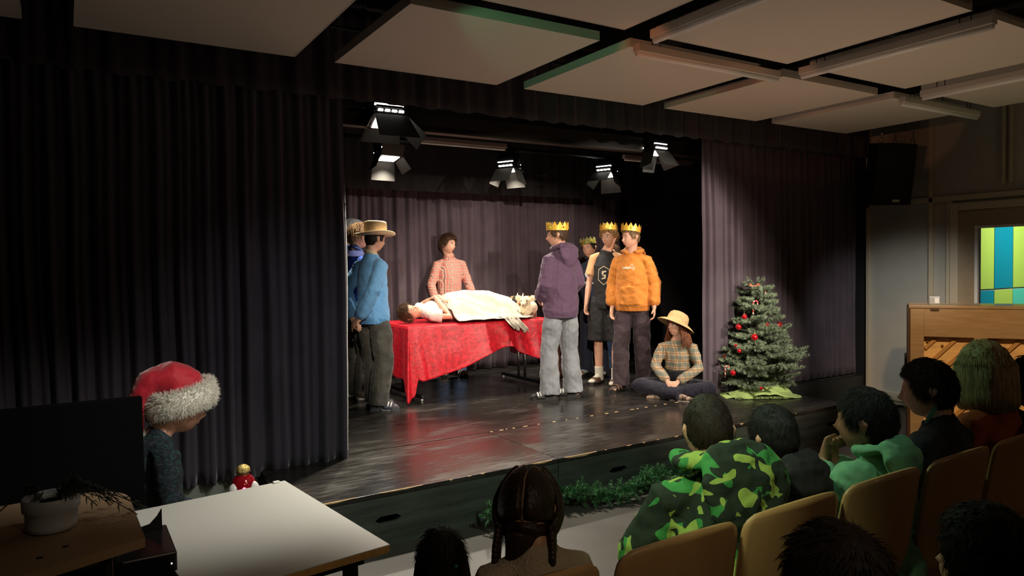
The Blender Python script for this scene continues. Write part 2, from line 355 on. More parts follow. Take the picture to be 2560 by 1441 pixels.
for pi_, (x0, x1, lab) in enumerate(((1.10, 2.955, 'black platform at the left end, touching the curtain and table'), (2.96, 4.815, 'middle black platform with a chipped front edge'), (4.82, 6.40, 'right end black platform carrying the fir tree'))):
    yf, yb = 4.15, 5.15
    e = empty('stage_platform', (x0, yf, 0), 0, lab, 'platform', 'platforms along the stage front')
    W = x1-x0
    bm = B(); lohi(bm, (0, 0, FZ-.03), (W, yb-yf, FZ), bev=.002); link('deck', bm, m_stage, e, False)
    bm = B()
    # front board with a hand slot
    sx = W*(.30 if pi_ < 2 else .86); sw, sh, sz = .085, .022, .17
    lohi(bm, (0, 0, 0), (W, .025, sz-sh)); lohi(bm, (0, 0, sz+sh), (W, .025, FZ-.032)); lohi(bm, (0, 0, sz-sh), (sx-sw, .025, sz+sh)); lohi(bm, (sx+sw, 0, sz-sh), (W, .025, sz+sh))
    for s in (-1, 1):
        for q in (-1, 1): prism(bm, [(sx+s*sw, 0, sz+q*sh), (sx+s*(sw-.03), 0, sz+q*sh), (sx+s*sw, 0, sz+q*sh*.1)], None, (0, .025, 0))
    link('front_board', bm, m_front, e, False)
    bm = B(); lohi(bm, (0, .026, 0), (.02, yb-yf, FZ-.032)); lohi(bm, (W-.02, .026, 0), (W, yb-yf, FZ-.032)); link('side_board', bm, m_black, e, False)
    random.seed(5+pi_); bm = B()
    x = .05
    while x < W-.1:
        l = random.choice((.02, .03, .05, .15, .3)); l = min(l, W-x-.05); h = random.uniform(.004, .011)*(1.5 if l > .1 else 1)
        if random.random() < (.75 if pi_ < 2 else .4): prism(bm, [(x, -.0015, FZ+.001), (x+l*.12, -.0015, FZ-h*.6), (x+l*.6, -.0015, FZ-h), (x+l, -.0015, FZ+.001)], None, (0, .007, 0))
        x += l+random.uniform(.03, .2 if pi_ < 2 else .3)
    tag(link('edge_chips', bm, m_chip, e, False), 'bare wood showing where the black edge is chipped')
# small chips along the joint between platforms and deck
random.seed(3); bm = B(); x = 2.98
while x < 5.2:
    l = random.uniform(.01, .05); lohi(bm, (x, 5.150, FZ-.003), (x+l, 5.153+random.uniform(.004, .009), FZ+.0015)); x += l+random.uniform(.02, .16)
lohi(bm, (1.9, 5.93, FZ-.002), (1.99, 5.945, FZ+.0015))
link('edge_chips', bm, m_chip, st, False)

# ---- curtains
def curtain(name, x0, x1, y, z0, z1, lam, amp, mat, lab, seed, nx=None, flare=0, zwave=0, group=None, nz=26, endtuck=0):
    random.seed(seed)
    L_ = x1-x0; N_ = nx or int(L_/lam*14)
    # irregular pleat phase
    ph = [0]
    for i in range(N_): ph.append(ph[-1]+2*PI/(lam*N_/L_)*(1+.45*noise.noise(V((i/N_*L_*2.1+seed, 3.3, 0)))+.25*noise.noise(V((i/N_*L_*6+seed, 8, 0)))))
    bm = B()
    def f(u, v):
        i = int(round(u*N_)); x = x0+L_*u; z = z0+(z1-z0)*v
        a = amp*(.65+.5*noise.noise(V((x*1.7, seed, v*.6))))*(1-.35*v)
        s = math.sin(ph[i]+.5*noise.noise(V((x*.8, v*1.3, seed)))*2)
        s = math.copysign(abs(s)**.7, s)
        yy = y+a*s+amp*.35*math.sin(2.3*ph[i]+1.2+v)+.012*noise.noise(V((x*9, z*1.2, seed)))
        zz = z+(zwave*(.5+.5*s) if v == 0 else 0)
        xx = x+.02*noise.noise(V((x*3, z*.9, seed+5)))+flare*(1-v)**2*u
        return V((xx, yy, zz))
    gridmesh(bm, N_, nz, f)
    o = link(name, bm, mat); solid(o, .004)
    return tag(o, lab, 'curtain', group)
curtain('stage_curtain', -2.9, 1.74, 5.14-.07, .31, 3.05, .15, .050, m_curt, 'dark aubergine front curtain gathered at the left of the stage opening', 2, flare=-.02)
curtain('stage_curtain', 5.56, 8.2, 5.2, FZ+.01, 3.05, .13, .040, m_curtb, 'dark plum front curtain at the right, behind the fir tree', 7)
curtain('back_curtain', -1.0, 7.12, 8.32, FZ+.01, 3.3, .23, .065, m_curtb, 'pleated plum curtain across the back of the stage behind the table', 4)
curtain('valance', -2.9, 8.2, 5.0, 2.93, 3.6, .25, .035, M('valance_cloth', (.038, .028, .034), .95, sheen=.2), 'short dark pleated valance hanging above the stage opening', 9, nz=8, zwave=.025)
curtain('border_curtain', -1.0, 8.0, 7.75, 2.62, 3.6, .3, .02, M('black_cloth', (.008, .007, .008), .95), 'plain black border cloth hanging high above the back of the stage', 11, nz=6)
bm = B(); prism(bm, [(7.15, 8.16, FZ), (7.2, 8.2, FZ), (8.2, 6.3, FZ), (8.15, 6.26, FZ)], None, (0, 0, 3.2))
tag(link('side_curtain', bm, M('black_cloth', (.008, .007, .008), .95)), 'plain black masking curtain at the right side of the stage', 'curtain')

# ---- beam and battens over the stage
e = empty('lighting_beam', (0, 5.55, 0), 0, 'long black steel beam behind the valance carrying two stage lights', 'beam')
bm = B(); lohi(bm, (-1, -.05, 3.0), (8.1, .05, 3.015)); lohi(bm, (-1, -.008, 2.88), (8.1, .008, 3.0)); lohi(bm, (-1, -.05, 2.865), (8.1, .05, 2.88)); link('steel_section', bm, M('brown_black_steel', (.03, .022, .018), .5, .3), e, False)
bm = B()
for x in (1.0, 3.6, 6.4): lohi(bm, (x-.02, -.02, 3.015), (x+.02, .02, 3.62))
link('hanger', bm, m_dmetal, e, False)
bm = B(); cyl(bm, (1.5, 6.95, 3.05), (7.6, 6.95, 3.05), .024)
for x in (2.0, 4.4, 6.9): cyl(bm, (x, 6.95, 3.05), (x, 6.95, 3.62), .012)
tag(link('lighting_pipe', bm, m_dmetal), 'round black pipe above mid stage carrying three stage lights', 'pipe')
for x0, x1, lab in ((3.0, 4.07, 'unlit tube lamp casing above the stage, left of the two'), (5.72, 6.85, 'unlit tube lamp casing above the stage, right of the two')):
    e = empty('tube_lamp', ((x0+x1)/2, 6.6, 2.99), 0, lab, 'lamp', 'tube lamps above the stage'); h = (x1-x0)/2
    bm = B(); lohi(bm, (-h, -.03, 0), (h, .03, .05), bev=.008); link('casing', bm, M('dusty_pink_casing', (.30, .22, .21), .6), e, False)
    bm = B(); cyl(bm, (-h+.02, 0, -.012), (h-.02, 0, -.012), .013); link('tube', bm, m_white, e)
    bm = B()
    for s in (-1, 1): cyl(bm, (s*h*.7, 0, .05), (s*h*.7, 0, .64), .004)
    link('cord', bm, m_dmetal, e)

# ---- suspended ceiling panels
m_panel = M('acoustic_panel', (.60, .54, .47), .9, bump=.05, bscale=400)
m_ptrim = M('panel_edge', (.62, .58, .52), .6)
PZ = 3.12
px = [(-1.45, -.16), (.08, 1.315), (1.58, 2.85), (3.10, 4.345), (4.60, 5.83), (6.07, 7.30)]
py = [(3.50, 4.75), (2.06, 3.27), (.62, 1.82)]
names = ('off to the left', 'leftmost, dim grey', 'second from the left', 'with the curved shadow', 'fourth along', 'rightmost, by the wall')
for j, (y0, y1) in enumerate(py):
    for i, (x0, x1) in enumerate(px):
        if j > 0 and i < 1: continue
        if j == 2 and i < 3: continue
        e = empty('ceiling_panel', (x0, y0, PZ), 0, 'white square ceiling panel, %s row from the stage, %s' % (('nearest', 'second', 'third')[j], names[i]), 'ceiling panel', 'suspended ceiling panels')
        W, D = x1-x0, y1-y0
        bm = B(); lohi(bm, (.006, .006, 0), (W-.006, D-.006, .035)); link('board', bm, m_panel, e, False)
        bm = B()
        for a in (((0, 0, -.002), (W, .006, .055)), ((0, D-.006, -.002), (W, D, .055)), ((0, .006, -.002), (.006, D-.006, .055)), ((W-.006, .006, -.002), (W, D-.006, .055))): lohi(bm, *a)
        link('rim', bm, m_ptrim, e, False)
        bm = B()
        for a, b_ in ((.15, .15), (W-.15, .15), (.15, D-.15), (W-.15, D-.15)): cyl(bm, (a, b_, .03), (a, b_, .5), .003, 6)
        link('wire', bm, m_dmetal, e)
def striplight(x0, y0, x1, y1, z, lab):
    c = V(((x0+x1)/2, (y0+y1)/2, z)); L_ = math.hypot(x1-x0, y1-y0)/2; e = empty('strip_light', c, math.atan2(y1-y0, x1-x0), lab, 'light fitting', 'switched-off strip lights between the ceiling panels')
    bm = B(); lohi(bm, (-L_, -.03, .0), (L_, .03, .05), bev=.003); link('housing', bm, m_ptrim, e, False)
    bm = B(); loft(bm, [(-L_+.01, 0, -.008), (L_-.01, 0, -.008)], [.022, .022], seg=10, caps='ff'); link('tube', bm, m_white, e)
    bm = B()
    for s in (-.8, -.7, .7, .8): cyl(bm, (s*L_, 0, .05), (s*L_, 0, .5), .003, 6)
    link('wire', bm, m_dmetal, e)
striplight(3.05, 3.39, 4.40, 3.39, 3.05, 'switched-off strip light beside the panel with the curved shadow')
striplight(6.0, 3.39, 7.25, 3.39, 3.05, 'switched-off strip light beside the rightmost near panel')
striplight(2.97, 1.9, 2.97, 3.15, 3.05, 'switched-off strip light beside the second-row panel, upper middle of the photo')
striplight(4.47, 2.0, 4.47, 3.25, 3.05, 'switched-off strip light crossing the upper right of the photo')
striplight(5.95, 2.0, 5.95, 3.2, 3.05, 'switched-off strip light in the top right corner above the wall')
# duct above the gaps
bm = B(); cyl(bm, (-3, 3.33, 3.57), (8.1, 3.33, 3.57), .03)
tag(link('ceiling_pipe', bm, M('dull_green_pipe', (.05, .08, .06), .5)), 'pipe running above the gap between the first two rows of ceiling panels', 'pipe')
bm = B(); cyl(bm, (-3, 4.87, 3.4), (8.1, 4.87, 3.4), .012)
tag(link('ceiling_pipe', bm, MC['dull_green_pipe']), 'thin rail above the stage side edge of the ceiling panels', 'pipe')

# ---- stage lights with barn doors
def stage_light(loc, aim, s, lab, energy, ang, doors, col=(1, .9, .74)):
    e = empty('stage_light', loc, 0, lab, 'stage light', 'stage lights with barn doors')
    d = (V(aim)-V(loc)).normalized(); q = d.to_track_quat('-Z', 'Y').to_matrix()
    e.rotation_euler = q.to_euler()
    bm = B()   # housing, lens side at -z
    lohi(bm, (-.12*s, -.085*s, .02*s), (.12*s, .085*s, .2*s), bev=.02*s); link('housing', bm, m_dmetal, e)
    bm = B(); lohi(bm, (-.13*s, -.095*s, -.005), (.13*s, .095*s, .02*s), bev=.006); lohi(bm, (-.1*s, -.1*s, .05*s), (.1*s, .1*s, .07*s)); link('front_frame', bm, m_dmetal, e, False)
    bm = B()
    for k in range(4): lohi(bm, (-.1*s+k*.052*s, -.0995*s, .024*s), (-.1*s+k*.052*s+.034*s, .0995*s, .036*s))
    lohi(bm, (-.108*s, -.0985*s, .075*s), (.108*s, .0985*s, .084*s))
    tag(link('vent_slot', bm, M('glowing_slot', (1, .9, .8), .5, emit=(1, .93, .84), es=9), e, False), 'white glowing vent slots')
    bm = B(); lohi(bm, (-.10*s, -.07*s, -.012), (.10*s, .07*s, -.006)); link('lens', bm, M('lit_lens', (1, .9, .8), .5, emit=(1, .92, .8), es=7), e, False)
    mi = M('barn_door_steel', (.05, .048, .045), .55, .2)
    for k, (an, w_, h_) in enumerate(doors):
        # k: 0 +y, 1 -y, 2 +x, 3 -x ; an = opening angle from the lens axis
        ax = ((0, 1), (0, -1), (1, 0), (-1, 0))[k]; base = .095*s if k < 2 else .13*s
        a = rad(an); bm = B()
        o0 = V((ax[0]*base, ax[1]*base, -.008)); dirn = V((ax[0]*math.sin(a), ax[1]*math.sin(a), -math.cos(a))); t = V((-ax[1], ax[0], 0))
        w0 = (.125 if k < 2 else .09)*s; w1 = w_*s; hh = h_*s
        pts = [o0-t*w0, o0+t*w0, o0+t*w1+dirn*hh, o0-t*w1+dirn*hh]
        prism(bm, pts, None, dirn.cross(t)*.003)
        link('barn_door', bm, mi, e, False)
    bm = B(); top = V((0, .0, 0)); inv = q.transposed()
    up = inv @ V((0, 0, 1))
    p0 = V((0, 0, .11*s))
    for sx in (-1, 1): loft(bm, [p0+V((sx*.125*s, 0, 0)), p0+V((sx*.135*s, 0, 0))+up*.10, p0+up*.17+V((sx*.02, 0, 0))], [.008]*3, seg=8)
    loft(bm, [p0+up*.165, p0+up*.24], [.02, .02], seg=10, caps='ff'); link('yoke', bm, m_dmetal, e)
    l = bpy.data.lights.new('bulb', 'SPOT'); l.energy = energy; l.color = col; l.spot_size = rad(ang); l.spot_blend = .5; l.shadow_soft_size = .05
    lo = bpy.data.objects.new('bulb', l); COL.objects.link(lo); lo.parent = e; lo.location = (0, 0, -.03)
    return e
# ================================================================ PEOPLE
def skinm(name, c): 
    m = M(name, c, .5, var=.06, scale=30, bump=.04, bscale=250); N, L, b = nodes(m); b.inputs['Subsurface Weight'].default_value = .12; b.inputs['Subsurface Radius'].default_value = (.02, .008, .004); return m
SK = skinm('fair_skin', (.66, .36, .25)); SK2 = skinm('dark_skin', (.34, .17, .10))
m_eye = M('eye_white', (.72, .70, .66), .2); m_iris = M('dark_iris', (.03, .02, .015), .2); m_lip = M('lips', (.50, .17, .14), .5)
m_tooth = M('teeth', (.8, .76, .68), .3)

def ss(a, b, x):
    t = min(1, max(0, (x-a)/(b-a))); return t*t*(3-2*t)
def headr(d):
    """surface point of a head (adult size, metres) in direction d: x right, y forward, z up"""
    x, y, z = d
    p = V((x*.0745, y*.095, z*.112))
    dn = ss(0, -1, z); up = ss(0, 1, z)
    p.x *= 1-.20*dn-.02*up
    if y < 0: p.y *= 1-.30*dn
    else: p.y *= 1-.06*up; 
    if y > 0 and z < -.1: p.y += .006*ss(-.1, -.6, z)*y
    if y > 0: p.x *= 1-.05*y
    g = lambda cx, cz, sx, sz: math.exp(-((abs(x)-cx)/sx)**2-((z-cz)/sz)**2)*(1 if y > 0 else 0)*ss(.1, .5, y)
    p.y += .026*g(0, -.24, .10, .10)+.012*g(0, -.08, .075, .16)      # nose
    p.y -= .012*g(.34, .02, .16, .10)                                 # eye sockets
    p.y += .005*g(.33, .19, .25, .06)                                 # brow
    p.y += .007*g(0, -.50, .22, .07)-.005*g(0, -.64, .2, .04)           # lips
    p.y += .010*g(0, -.84, .25, .13)                                  # chin
    p.y += .005*g(.45, -.25, .18, .15)                                # cheeks
    p.x += math.copysign(.004, x)*math.exp(-((abs(x)-.8)/.25)**2-((z+.55)/.25)**2)
    return p
def hdir(az, el):
    """az: 0 = face, + = to the left; el up"""
    return V((-math.sin(az)*math.cos(el), math.cos(az)*math.cos(el), math.sin(el)))

def hand(bm, w, d, n, s=1.0, curl=.35, thumb=1, spread=.12):
    """w wrist, d finger direction, n palm normal (side the fingers close to), thumb = +1/-1 side along d x n"""
    d = V(d).normalized(); n = V(n); n = (n-d*n.dot(d)).normalized(); b = d.cross(n)
    w = V(w)
    loft(bm, [w-d*.015*s, w+d*.02*s, w+d*.05*s, w+d*.082*s], [(.024*s, .018*s), (.033*s, .017*s), (.040*s, .015*s), (.038*s, .012*s)], ref=b, seg=12)
    for k, (o, l) in enumerate(((-.030, .066), (-.010, .076), (.010, .070), (.029, .055))):
        base = w+d*.080*s-b*o*thumb*s; c = curl*(1+.12*k); dd = (d-b*o*thumb*spread*10*.3).normalized()
        p1 = base+(dd*math.cos(c*.6)+n*math.sin(c*.6))*l*.45*s; p2 = p1+(dd*math.cos(c*1.6)+n*math.sin(c*1.6))*l*.32*s; p3 = p2+(dd*math.cos(c*2.4)+n*math.sin(c*2.4))*l*.23*s
        loft(bm, [base-d*.012*s, base, p1, p2, p3], [.0088*s, .0092*s, .0086*s, .0078*s, .0066*s], ref=n, seg=8)
    t0 = w+d*.022*s+b*thumb*.022*s; t1 = t0+(d*.55+b*thumb*.7+n*.35).normalized()*.038*s; t2 = t1+(d*.85+b*thumb*.25+n*.4).normalized()*.030*s
    loft(bm, [t0-b*thumb*.01*s, t0, t1, t2], [.012*s, .013*s, .011*s, .008*s], ref=n, seg=8)

STAND = dict(pel=(0, 0, .93), chest=(0, .0, 1.24), neck=(0, -.01, 1.475), head=(0, .02, 1.622),
    shR=(.142, 0, 1.398), shL=(-.142, 0, 1.398), elR=(.205, -.03, 1.12), elL=(-.205, -.03, 1.12), wrR=(.215, .06, .90), wrL=(-.215, .06, .90),
    hdR=(.05, .15, -1), hdL=(-.05, .15, -1), hnR=(-1, .2, 0), hnL=(1, .2, 0), hipR=(.09, 0, .90), hipL=(-.09, 0, .90),
    knR=(.105, .02, .49), knL=(-.105, .02, .49), anR=(.115, -.01, .085), anL=(-.115, -.01, .085), ftR=(.15, 1), ftL=(-.15, 1), curl=.35)
SIT = dict(STAND); SIT.update(pel=(0, 0, .56), chest=(0, .02, .85), neck=(0, .04, 1.09), head=(0, .08, 1.215), shR=(.15, .03, 1.025), shL=(-.15, .03, 1.025), elR=(.22, .08, .76), elL=(-.22, .08, .76),
    wrR=(.12, .30, .66), wrL=(-.12, .30, .66), hdR=(-.3, 1, -.1), hdL=(.3, 1, -.1), hnR=(0, 0, -1), hnL=(0, 0, -1), hipR=(.09, .02, .55), hipL=(-.09, .02, .55), knR=(.11, .44, .54), knL=(-.11, .44, .54), anR=(.11, .46, .10), anL=(-.11, .46, .10))

class Person:
    def __init__(s, label, loc, face, h=1.75, pose=None, over=None, hyaw=0, hpitch=0, hroll=0, skin=None, hs=1.04, hmat=None, girth=1.0, facef=True, vox=.0055, smile=1, group=None, armr=1.0):
        P = dict(pose or STAND); P.update(over or {}); s.k = k = h/1.75; s.P = P; s.girth = girth
        for q in P:
            if isinstance(P[q], tuple) and len(P[q]) == 3 and q[:2] not in ('hd', 'hn'): P[q] = V(P[q])*k
        s.root = empty('person', loc, rad(face)-PI/2, label, 'person', group)
        s.hs = hs*k**.5
        s.H = hmat if hmat is not None else (Matrix.Rotation(rad(hyaw), 3, 'Z') @ Matrix.Rotation(rad(-hpitch), 3, 'X') @ Matrix.Rotation(rad(hroll), 3, 'Y'))
        s.spine = [P['pel'], P['pel'].lerp(P['chest'], .5), P['chest'], P['neck'].lerp(P['chest'], .22), P['neck']]
        ra = (P['shR']-P['shL']).normalized(); rh = (P['hipR']-P['hipL']).normalized()
        s.refs = [rh, (rh+ra)/2, ra, ra, ra]; s.ra = ra
        s.body(skin or SK, vox, armr)
        if facef: s.face(smile)
    def hp(s, v):      # head-local to person-local
        return s.P['head']+s.H @ (V(v)*s.hs)
    def body(s, skin, vox, armr):
        P, k, g = s.P, s.k, s.girth; bm = B()
        loft(bm, s.spine, [(.120*k*g, .078*k*g), (.110*k*g, .08*k*g), (.125*k*g, .090*k*g), (.095*k*g, .066*k*g), (.056*k, .056*k)], refs=s.refs, seg=20)
        nb = P['neck']; ht = s.hp((0, -.022, -.06))
        loft(bm, [nb-(ht-nb)*.2, nb.lerp(ht, .5), ht], [.060*k, .053*k, .052*k], seg=14)
        for S in 'RL':
            sh, el, wr = P['sh'+S], P['el'+S], P['wr'+S]; a = armr*k
            sb_ = sh-(P['neck']-P['chest']).normalized()*.016*k
            loft(bm, [sh.lerp(P['chest'], .35), sb_, sh.lerp(el, .5), el, el.lerp(wr, .35), wr], [.040*a, .038*a, .037*a, .034*a, .036*a, .024*a], ref=V((.2, 1, .1)), seg=12)
            sd = 1 if S == 'R' else -1
            hd, hn = V(P['hd'+S]), V(P['hn'+S]); th = P.get('th'+S, None)
            if th is None:
                b = hd.normalized().cross(hn.normalized()); th = 1 if b.dot(V((0, 1, .3))) > 0 else -1
            hand(bm, wr, hd, hn, .92*k**.5*s.hs, P.get('curl'+S, P['curl']), th)
            hi, kn, an = P['hip'+S], P['kn'+S], P['an'+S]
            loft(bm, [hi, hi.lerp(kn, .4), kn, kn.lerp(an, .35), an], [.070*k*g, .066*k*g, .050*k, .050*k, .036*k], ref=V((1, .1, .1)), seg=14)
            ft = V((P['ft'+S][0], P['ft'+S][1], P['ft'+S][2] if len(P['ft'+S]) > 2 else 0)).normalized(); fu = P.get('fu', V((0, 0, 1)))
            loft(bm, [an-ft*.035*k-fu*.045*k, an+ft*.03*k-fu*.030*k, an+ft*.10*k-fu*.045*k, an+ft*.165*k-fu*.055*k], [(.03*k, .032*k), (.035*k, .04*k), (.042*k, .028*k), (.036*k, .016*k)], ref=ft.cross(fu), seg=12)
        # head
        n, m = 40, 30; rows = []
        for j in range(1, m):
            el = -PI/2+PI*j/m; rows.append([bm.verts.new(s.hp(headr(hdir(2*PI*i/n, el)))) for i in range(n)])
        lo = bm.verts.new(s.hp(headr(V((0, 0, -1))))); hi = bm.verts.new(s.hp(headr(V((0, 0, 1)))))
        for j in range(len(rows)-1):
            for i in range(n): bm.faces.new((rows[j][i], rows[j][(i+1) % n], rows[j+1][(i+1) % n], rows[j+1][i]))
        for i in range(n): bm.faces.new((rows[0][(i+1) % n], rows[0][i], lo)); bm.faces.new((rows[-1][i], rows[-1][(i+1) % n], hi))
        for q in (1, -1):     # ears
            loft(bm, [s.hp((q*.070, -.012, -.030)), s.hp((q*.079, -.016, -.012)), s.hp((q*.083, -.022, .008)), s.hp((q*.078, -.014, .022))], [(.006*s.hs, .009*s.hs), (.006*s.hs, .014*s.hs), (.0065*s.hs, .018*s.hs), (.006*s.hs, .011*s.hs)], ref=s.H @ V((1, 0, 0)), seg=10)
        s.bodyo = remesh(link('body', bm, skin, s.root), vox, 2)
    def face(s, smile):
        H = s.H
        for q in (1, -1):
            bm = B(); ball(bm, s.hp((q*.0275, .0725, .004)), (.0120*s.hs,)*3, seg=12); e = link('eye', bm, m_eye, s.root)
            bm = B(); ball(bm, s.hp((q*.0275, .0800, .003)), (.0058*s.hs,)*3, seg=10); link('iris', bm, m_iris, e)
            bm = B(); loft(bm, [s.hp((q*.014, .088, .023)), s.hp((q*.028, .0875, .0285)), s.hp((q*.043, .080, .024))], [.0022*s.hs, .0032*s.hs, .0016*s.hs], seg=6); link('eyebrow', bm, s.browm if hasattr(s, 'browm') else M('brown_brow', (.08, .045, .025), .8), s.root)
            bm = B(); loft(bm, [s.hp((q*.015, .0835, .010)), s.hp((q*.0275, .0885, .0135)), s.hp((q*.040, .081, .009))], [.0017*s.hs]*3, seg=6); link('eyelid', bm, m_iris, s.root)
        bm = B(); w = .024 if smile else .018; up = .006*smile
        loft(bm, [s.hp((-w, .0765, -.055+up)), s.hp((-w*.5, .0865, -.060)), s.hp((0, .0895, -.0615)), s.hp((w*.5, .0865, -.060)), s.hp((w, .0765, -.055+up))], [.0018*s.hs, .003*s.hs, .0036*s.hs, .003*s.hs, .0018*s.hs], seg=8)
        link('lips', bm, m_lip, s.root)
    # ---- garments
    def top(s, name, mat, sleeve='long', loose=.02, hem=-.10, neckr=.068, vox=.009, disp=.012, cuff=None, label=None, hood=False, rib=None, sl=.0, band=True, flare=0, pocket=False, neckup=.0, hk=1.0):
        P, k, g = s.P, s.k, s.girth; bm = B(); up = (P['chest']-P['pel']).normalized(); L = loose*k
        h0 = P['pel']+up*hem*k
        sp = [h0, h0+up*.055*k, P['pel'].lerp(P['chest'], .35), P['pel'].lerp(P['chest'], .7), P['chest'].lerp(P['neck'], .25), P['neck'].lerp(P['chest'], .30), P['neck'].lerp(P['chest'], .10), P['neck']+(s.hp((0, 0, -.1))-P['neck']).normalized()*(.012+neckup)*k]
        w = k*g
        rr = [(.142*w+L*(.85 if band else 1.1)+flare, .102*w+L*(.85 if band else 1.1)+flare), (.142*w+L*1.15+flare, .102*w+L*1.25+flare), (.126*w+L*1.2, .092*w+L*1.2), (.130*w+L*.95, .098*w+L*.95), (.136*w+L*.7, .100*w+L*.75), (.112*w+L*.4, .080*w+L*.45), (.080*k+L*.2, .066*k+L*.25), (neckr*k, neckr*k)]
        rf = [s.refs[0]]*2+[s.refs[1]]+[s.ra]*5
        loft(bm, sp, rr, refs=rf, seg=24, caps='ff')
        for S in 'RL':
            sh, el, wr = P['sh'+S], P['el'+S], P['wr'+S]; c = P['chest'].lerp(P['neck'], .5)
            if sleeve == 'long':
                e2 = wr-(wr-el).normalized()*.02*k
                loft(bm, [sh.lerp(c, .75), sh.lerp(c, .28), sh.lerp(el, .10), sh.lerp(el, .5), el, el.lerp(wr, .5), el.lerp(e2, .86), e2], [.040*k+L*.3, .046*k+L*.4, .050*k+L*.5, .044*k+L*.75, .040*k+L*.75, .038*k+L*.75, .034*k+L*.7, .030*k+L*.25], ref=V((.2, 1, .1)), seg=14, caps='rf')
            elif sleeve == 'short':
                e2 = sh.lerp(el, .62)
                loft(bm, [sh.lerp(c, .6), sh.lerp(c, .2), sh.lerp(el, .12), e2], [.040*k+L*.4, .046*k+L*.5, .050*k+L*.6, .048*k+L*1.2], ref=V((.2, 1, .1)), seg=14, caps='rf')
        if pocket:
            f = P['pel'].lerp(P['chest'], .25)+s.ra.cross(up)*0; fr = up.cross(s.ra)
            loft(bm, [f+fr*(.105*w+L*1.2)-up*.09*k, f+fr*(.110*w+L*1.3)+up*.09*k], [(.12*k, .018*k), (.085*k, .014*k)], ref=s.ra, seg=14)
        if hood:
            n = P['neck']; fr = up.cross(s.ra); k0 = k; k = k*hk
            # folded hood: collar ring and a pouch lying on the back
            pts = []; rd = []
            for i in range(13):
                a = rad(-150+300*i/12)+PI/2*0
                # 0 = back
                x, y = math.sin(a), -math.cos(a)
                pts.append(n+s.ra*x*.096*k+fr*(y*.085-.025)*k+up*(.008+.030*(1-y)/2)*k); rd.append((.022*k, .036*k))
            loft(bm, pts, rd, ref=up, seg=12)
            loft(bm, [n-fr*.085*k+up*.050*k, n-fr*.118*k+up*.0*k, n-fr*.125*k-up*.08*k, n-fr*.12*k-up*.155*k], [(.10*k, .030*k), (.125*k, .042*k), (.105*k, .040*k), (.045*k, .022*k)], ref=s.ra, seg=16); k = k0
        o = remesh(link(name, bm, mat, s.root), vox, 4, disp, .15, disp*.8, .06)
        if label: o['label'] = label
        if rib:
            bm = B(); loft(bm, [h0-up*.012*k, h0+up*.05*k], [(rr[0][0]+.002, rr[0][1]+.002), (rr[0][0]+.008, rr[0][1]+.008)], refs=[s.refs[0]]*2, seg=24, caps='ff'); remesh(link('hem_rib', bm, rib, o), vox, 1)
        return o
    def collar(s, mat, r=.066, hgt=.035, t=.012, par=None):
        k = s.k; n = s.P['neck']; up = (s.hp((0, 0, -.1))-n).normalized(); bm = B()
        loft(bm, [n+up*.0*k, n+up*hgt*k], [(r*k+t, r*k+t), (r*k, r*k)], ref=s.ra, seg=20, caps='ff'); return link('collar', bm, mat, par or s.root)
    def trousers(s, mat, name='trousers', loose=.02, hemr=.09, end=1.0, top=.06, vox=.009, disp=.012, label=None, kneer=None):
        P, k, g = s.P, s.k, s.girth; bm = B(); up = (P['chest']-P['pel']).normalized(); L = loose*k; w = k*g
        loft(bm, [P['pel']-up*.07*k, P['pel']-up*.0*k, P['pel']+up*top*k], [(.136*w+L*.3, .094*w+L*.3), (.138*w+L*.15, .098*w+L*.15), (.122*w, .086*w)], refs=[s.refs[0]]*3, seg=22, caps='rf')
        for S in 'RL':
            hi, kn, an = P['hip'+S], P['kn'+S], P['an'+S]
            if end < 1: e2 = kn.lerp(an, max(0, (end-.5)*2)); pts = [hi, hi.lerp(kn, .5), e2 if end > .5 else hi.lerp(kn, end*2)]; rr = [.088*w+L*.5, .082*w+L, hemr*k]
            else:
                e2 = an-(kn-an).normalized()*.035*k; kr = kneer or (.058+hemr-.01)/2
                pts = [hi, hi.lerp(kn, .45), kn, kn.lerp(e2, .5), e2]; rr = [.062*w+L*.3, .068*w+L*.75, kr*k*.9+L*.35, (kr*.4+hemr*.6)*k+L*.1, hemr*k]
            loft(bm, pts, rr, ref=V((1, .1, .1)), seg=16, caps='rf')
        o = remesh(link(name, bm, mat, s.root), vox, 4, disp, .11, disp*.5, .045)
        if label: o['label'] = label
        return o
    def shoes(s, kind, mat, sole, stripe=None, txt=None, socks=None, strapm=None):
        P, k = s.P, s.k; fu = P.get('fu', V((0, 0, 1)))
        for S in 'RL':
            an = P['an'+S]; ft = V((*P['ft'+S][:2], P['ft'+S][2] if len(P['ft'+S]) > 2 else 0)).normalized(); sd = ft.cross(fu); g0 = an-fu*.085*k
            def at(f, x, u): return g0+ft*f*k+sd*x*k+fu*u*k
            if socks:
                bm = B(); loft(bm, [at(-.035, 0, .05), at(.03, 0, .06), at(.10, 0, .045), at(.165, 0, .034)], [(.034*k, .036*k), (.039*k, .045*k), (.046*k, .030*k), (.040*k, .020*k)], ref=sd, seg=12)
                loft(bm, [at(0, 0, .05), an+(P['kn'+S]-an).normalized()*.10*k], [.045*k, .050*k], ref=sd, seg=12, caps='rf'); remesh(link('sock', bm, socks, s.root), .006, 2, .004, .03)
            bm = B(); base = 0
            # outline of the sole
            ol = [(-.075, .026), (-.085, 0), (-.075, -.026), (-.02, -.034), (.06, -.042), (.12, -.047), (.17, -.038), (.195, -.012), (.197, .010), (.17, .036), (.12, .045), (.06, .040), (-.02, .034)]
            th = .028 if kind == 'slide' else .022
            prism(bm, [at(a, b, .0) for a, b in ol], None, fu*th*k); so = link('shoe_sole', bm, sole, s.root, False)
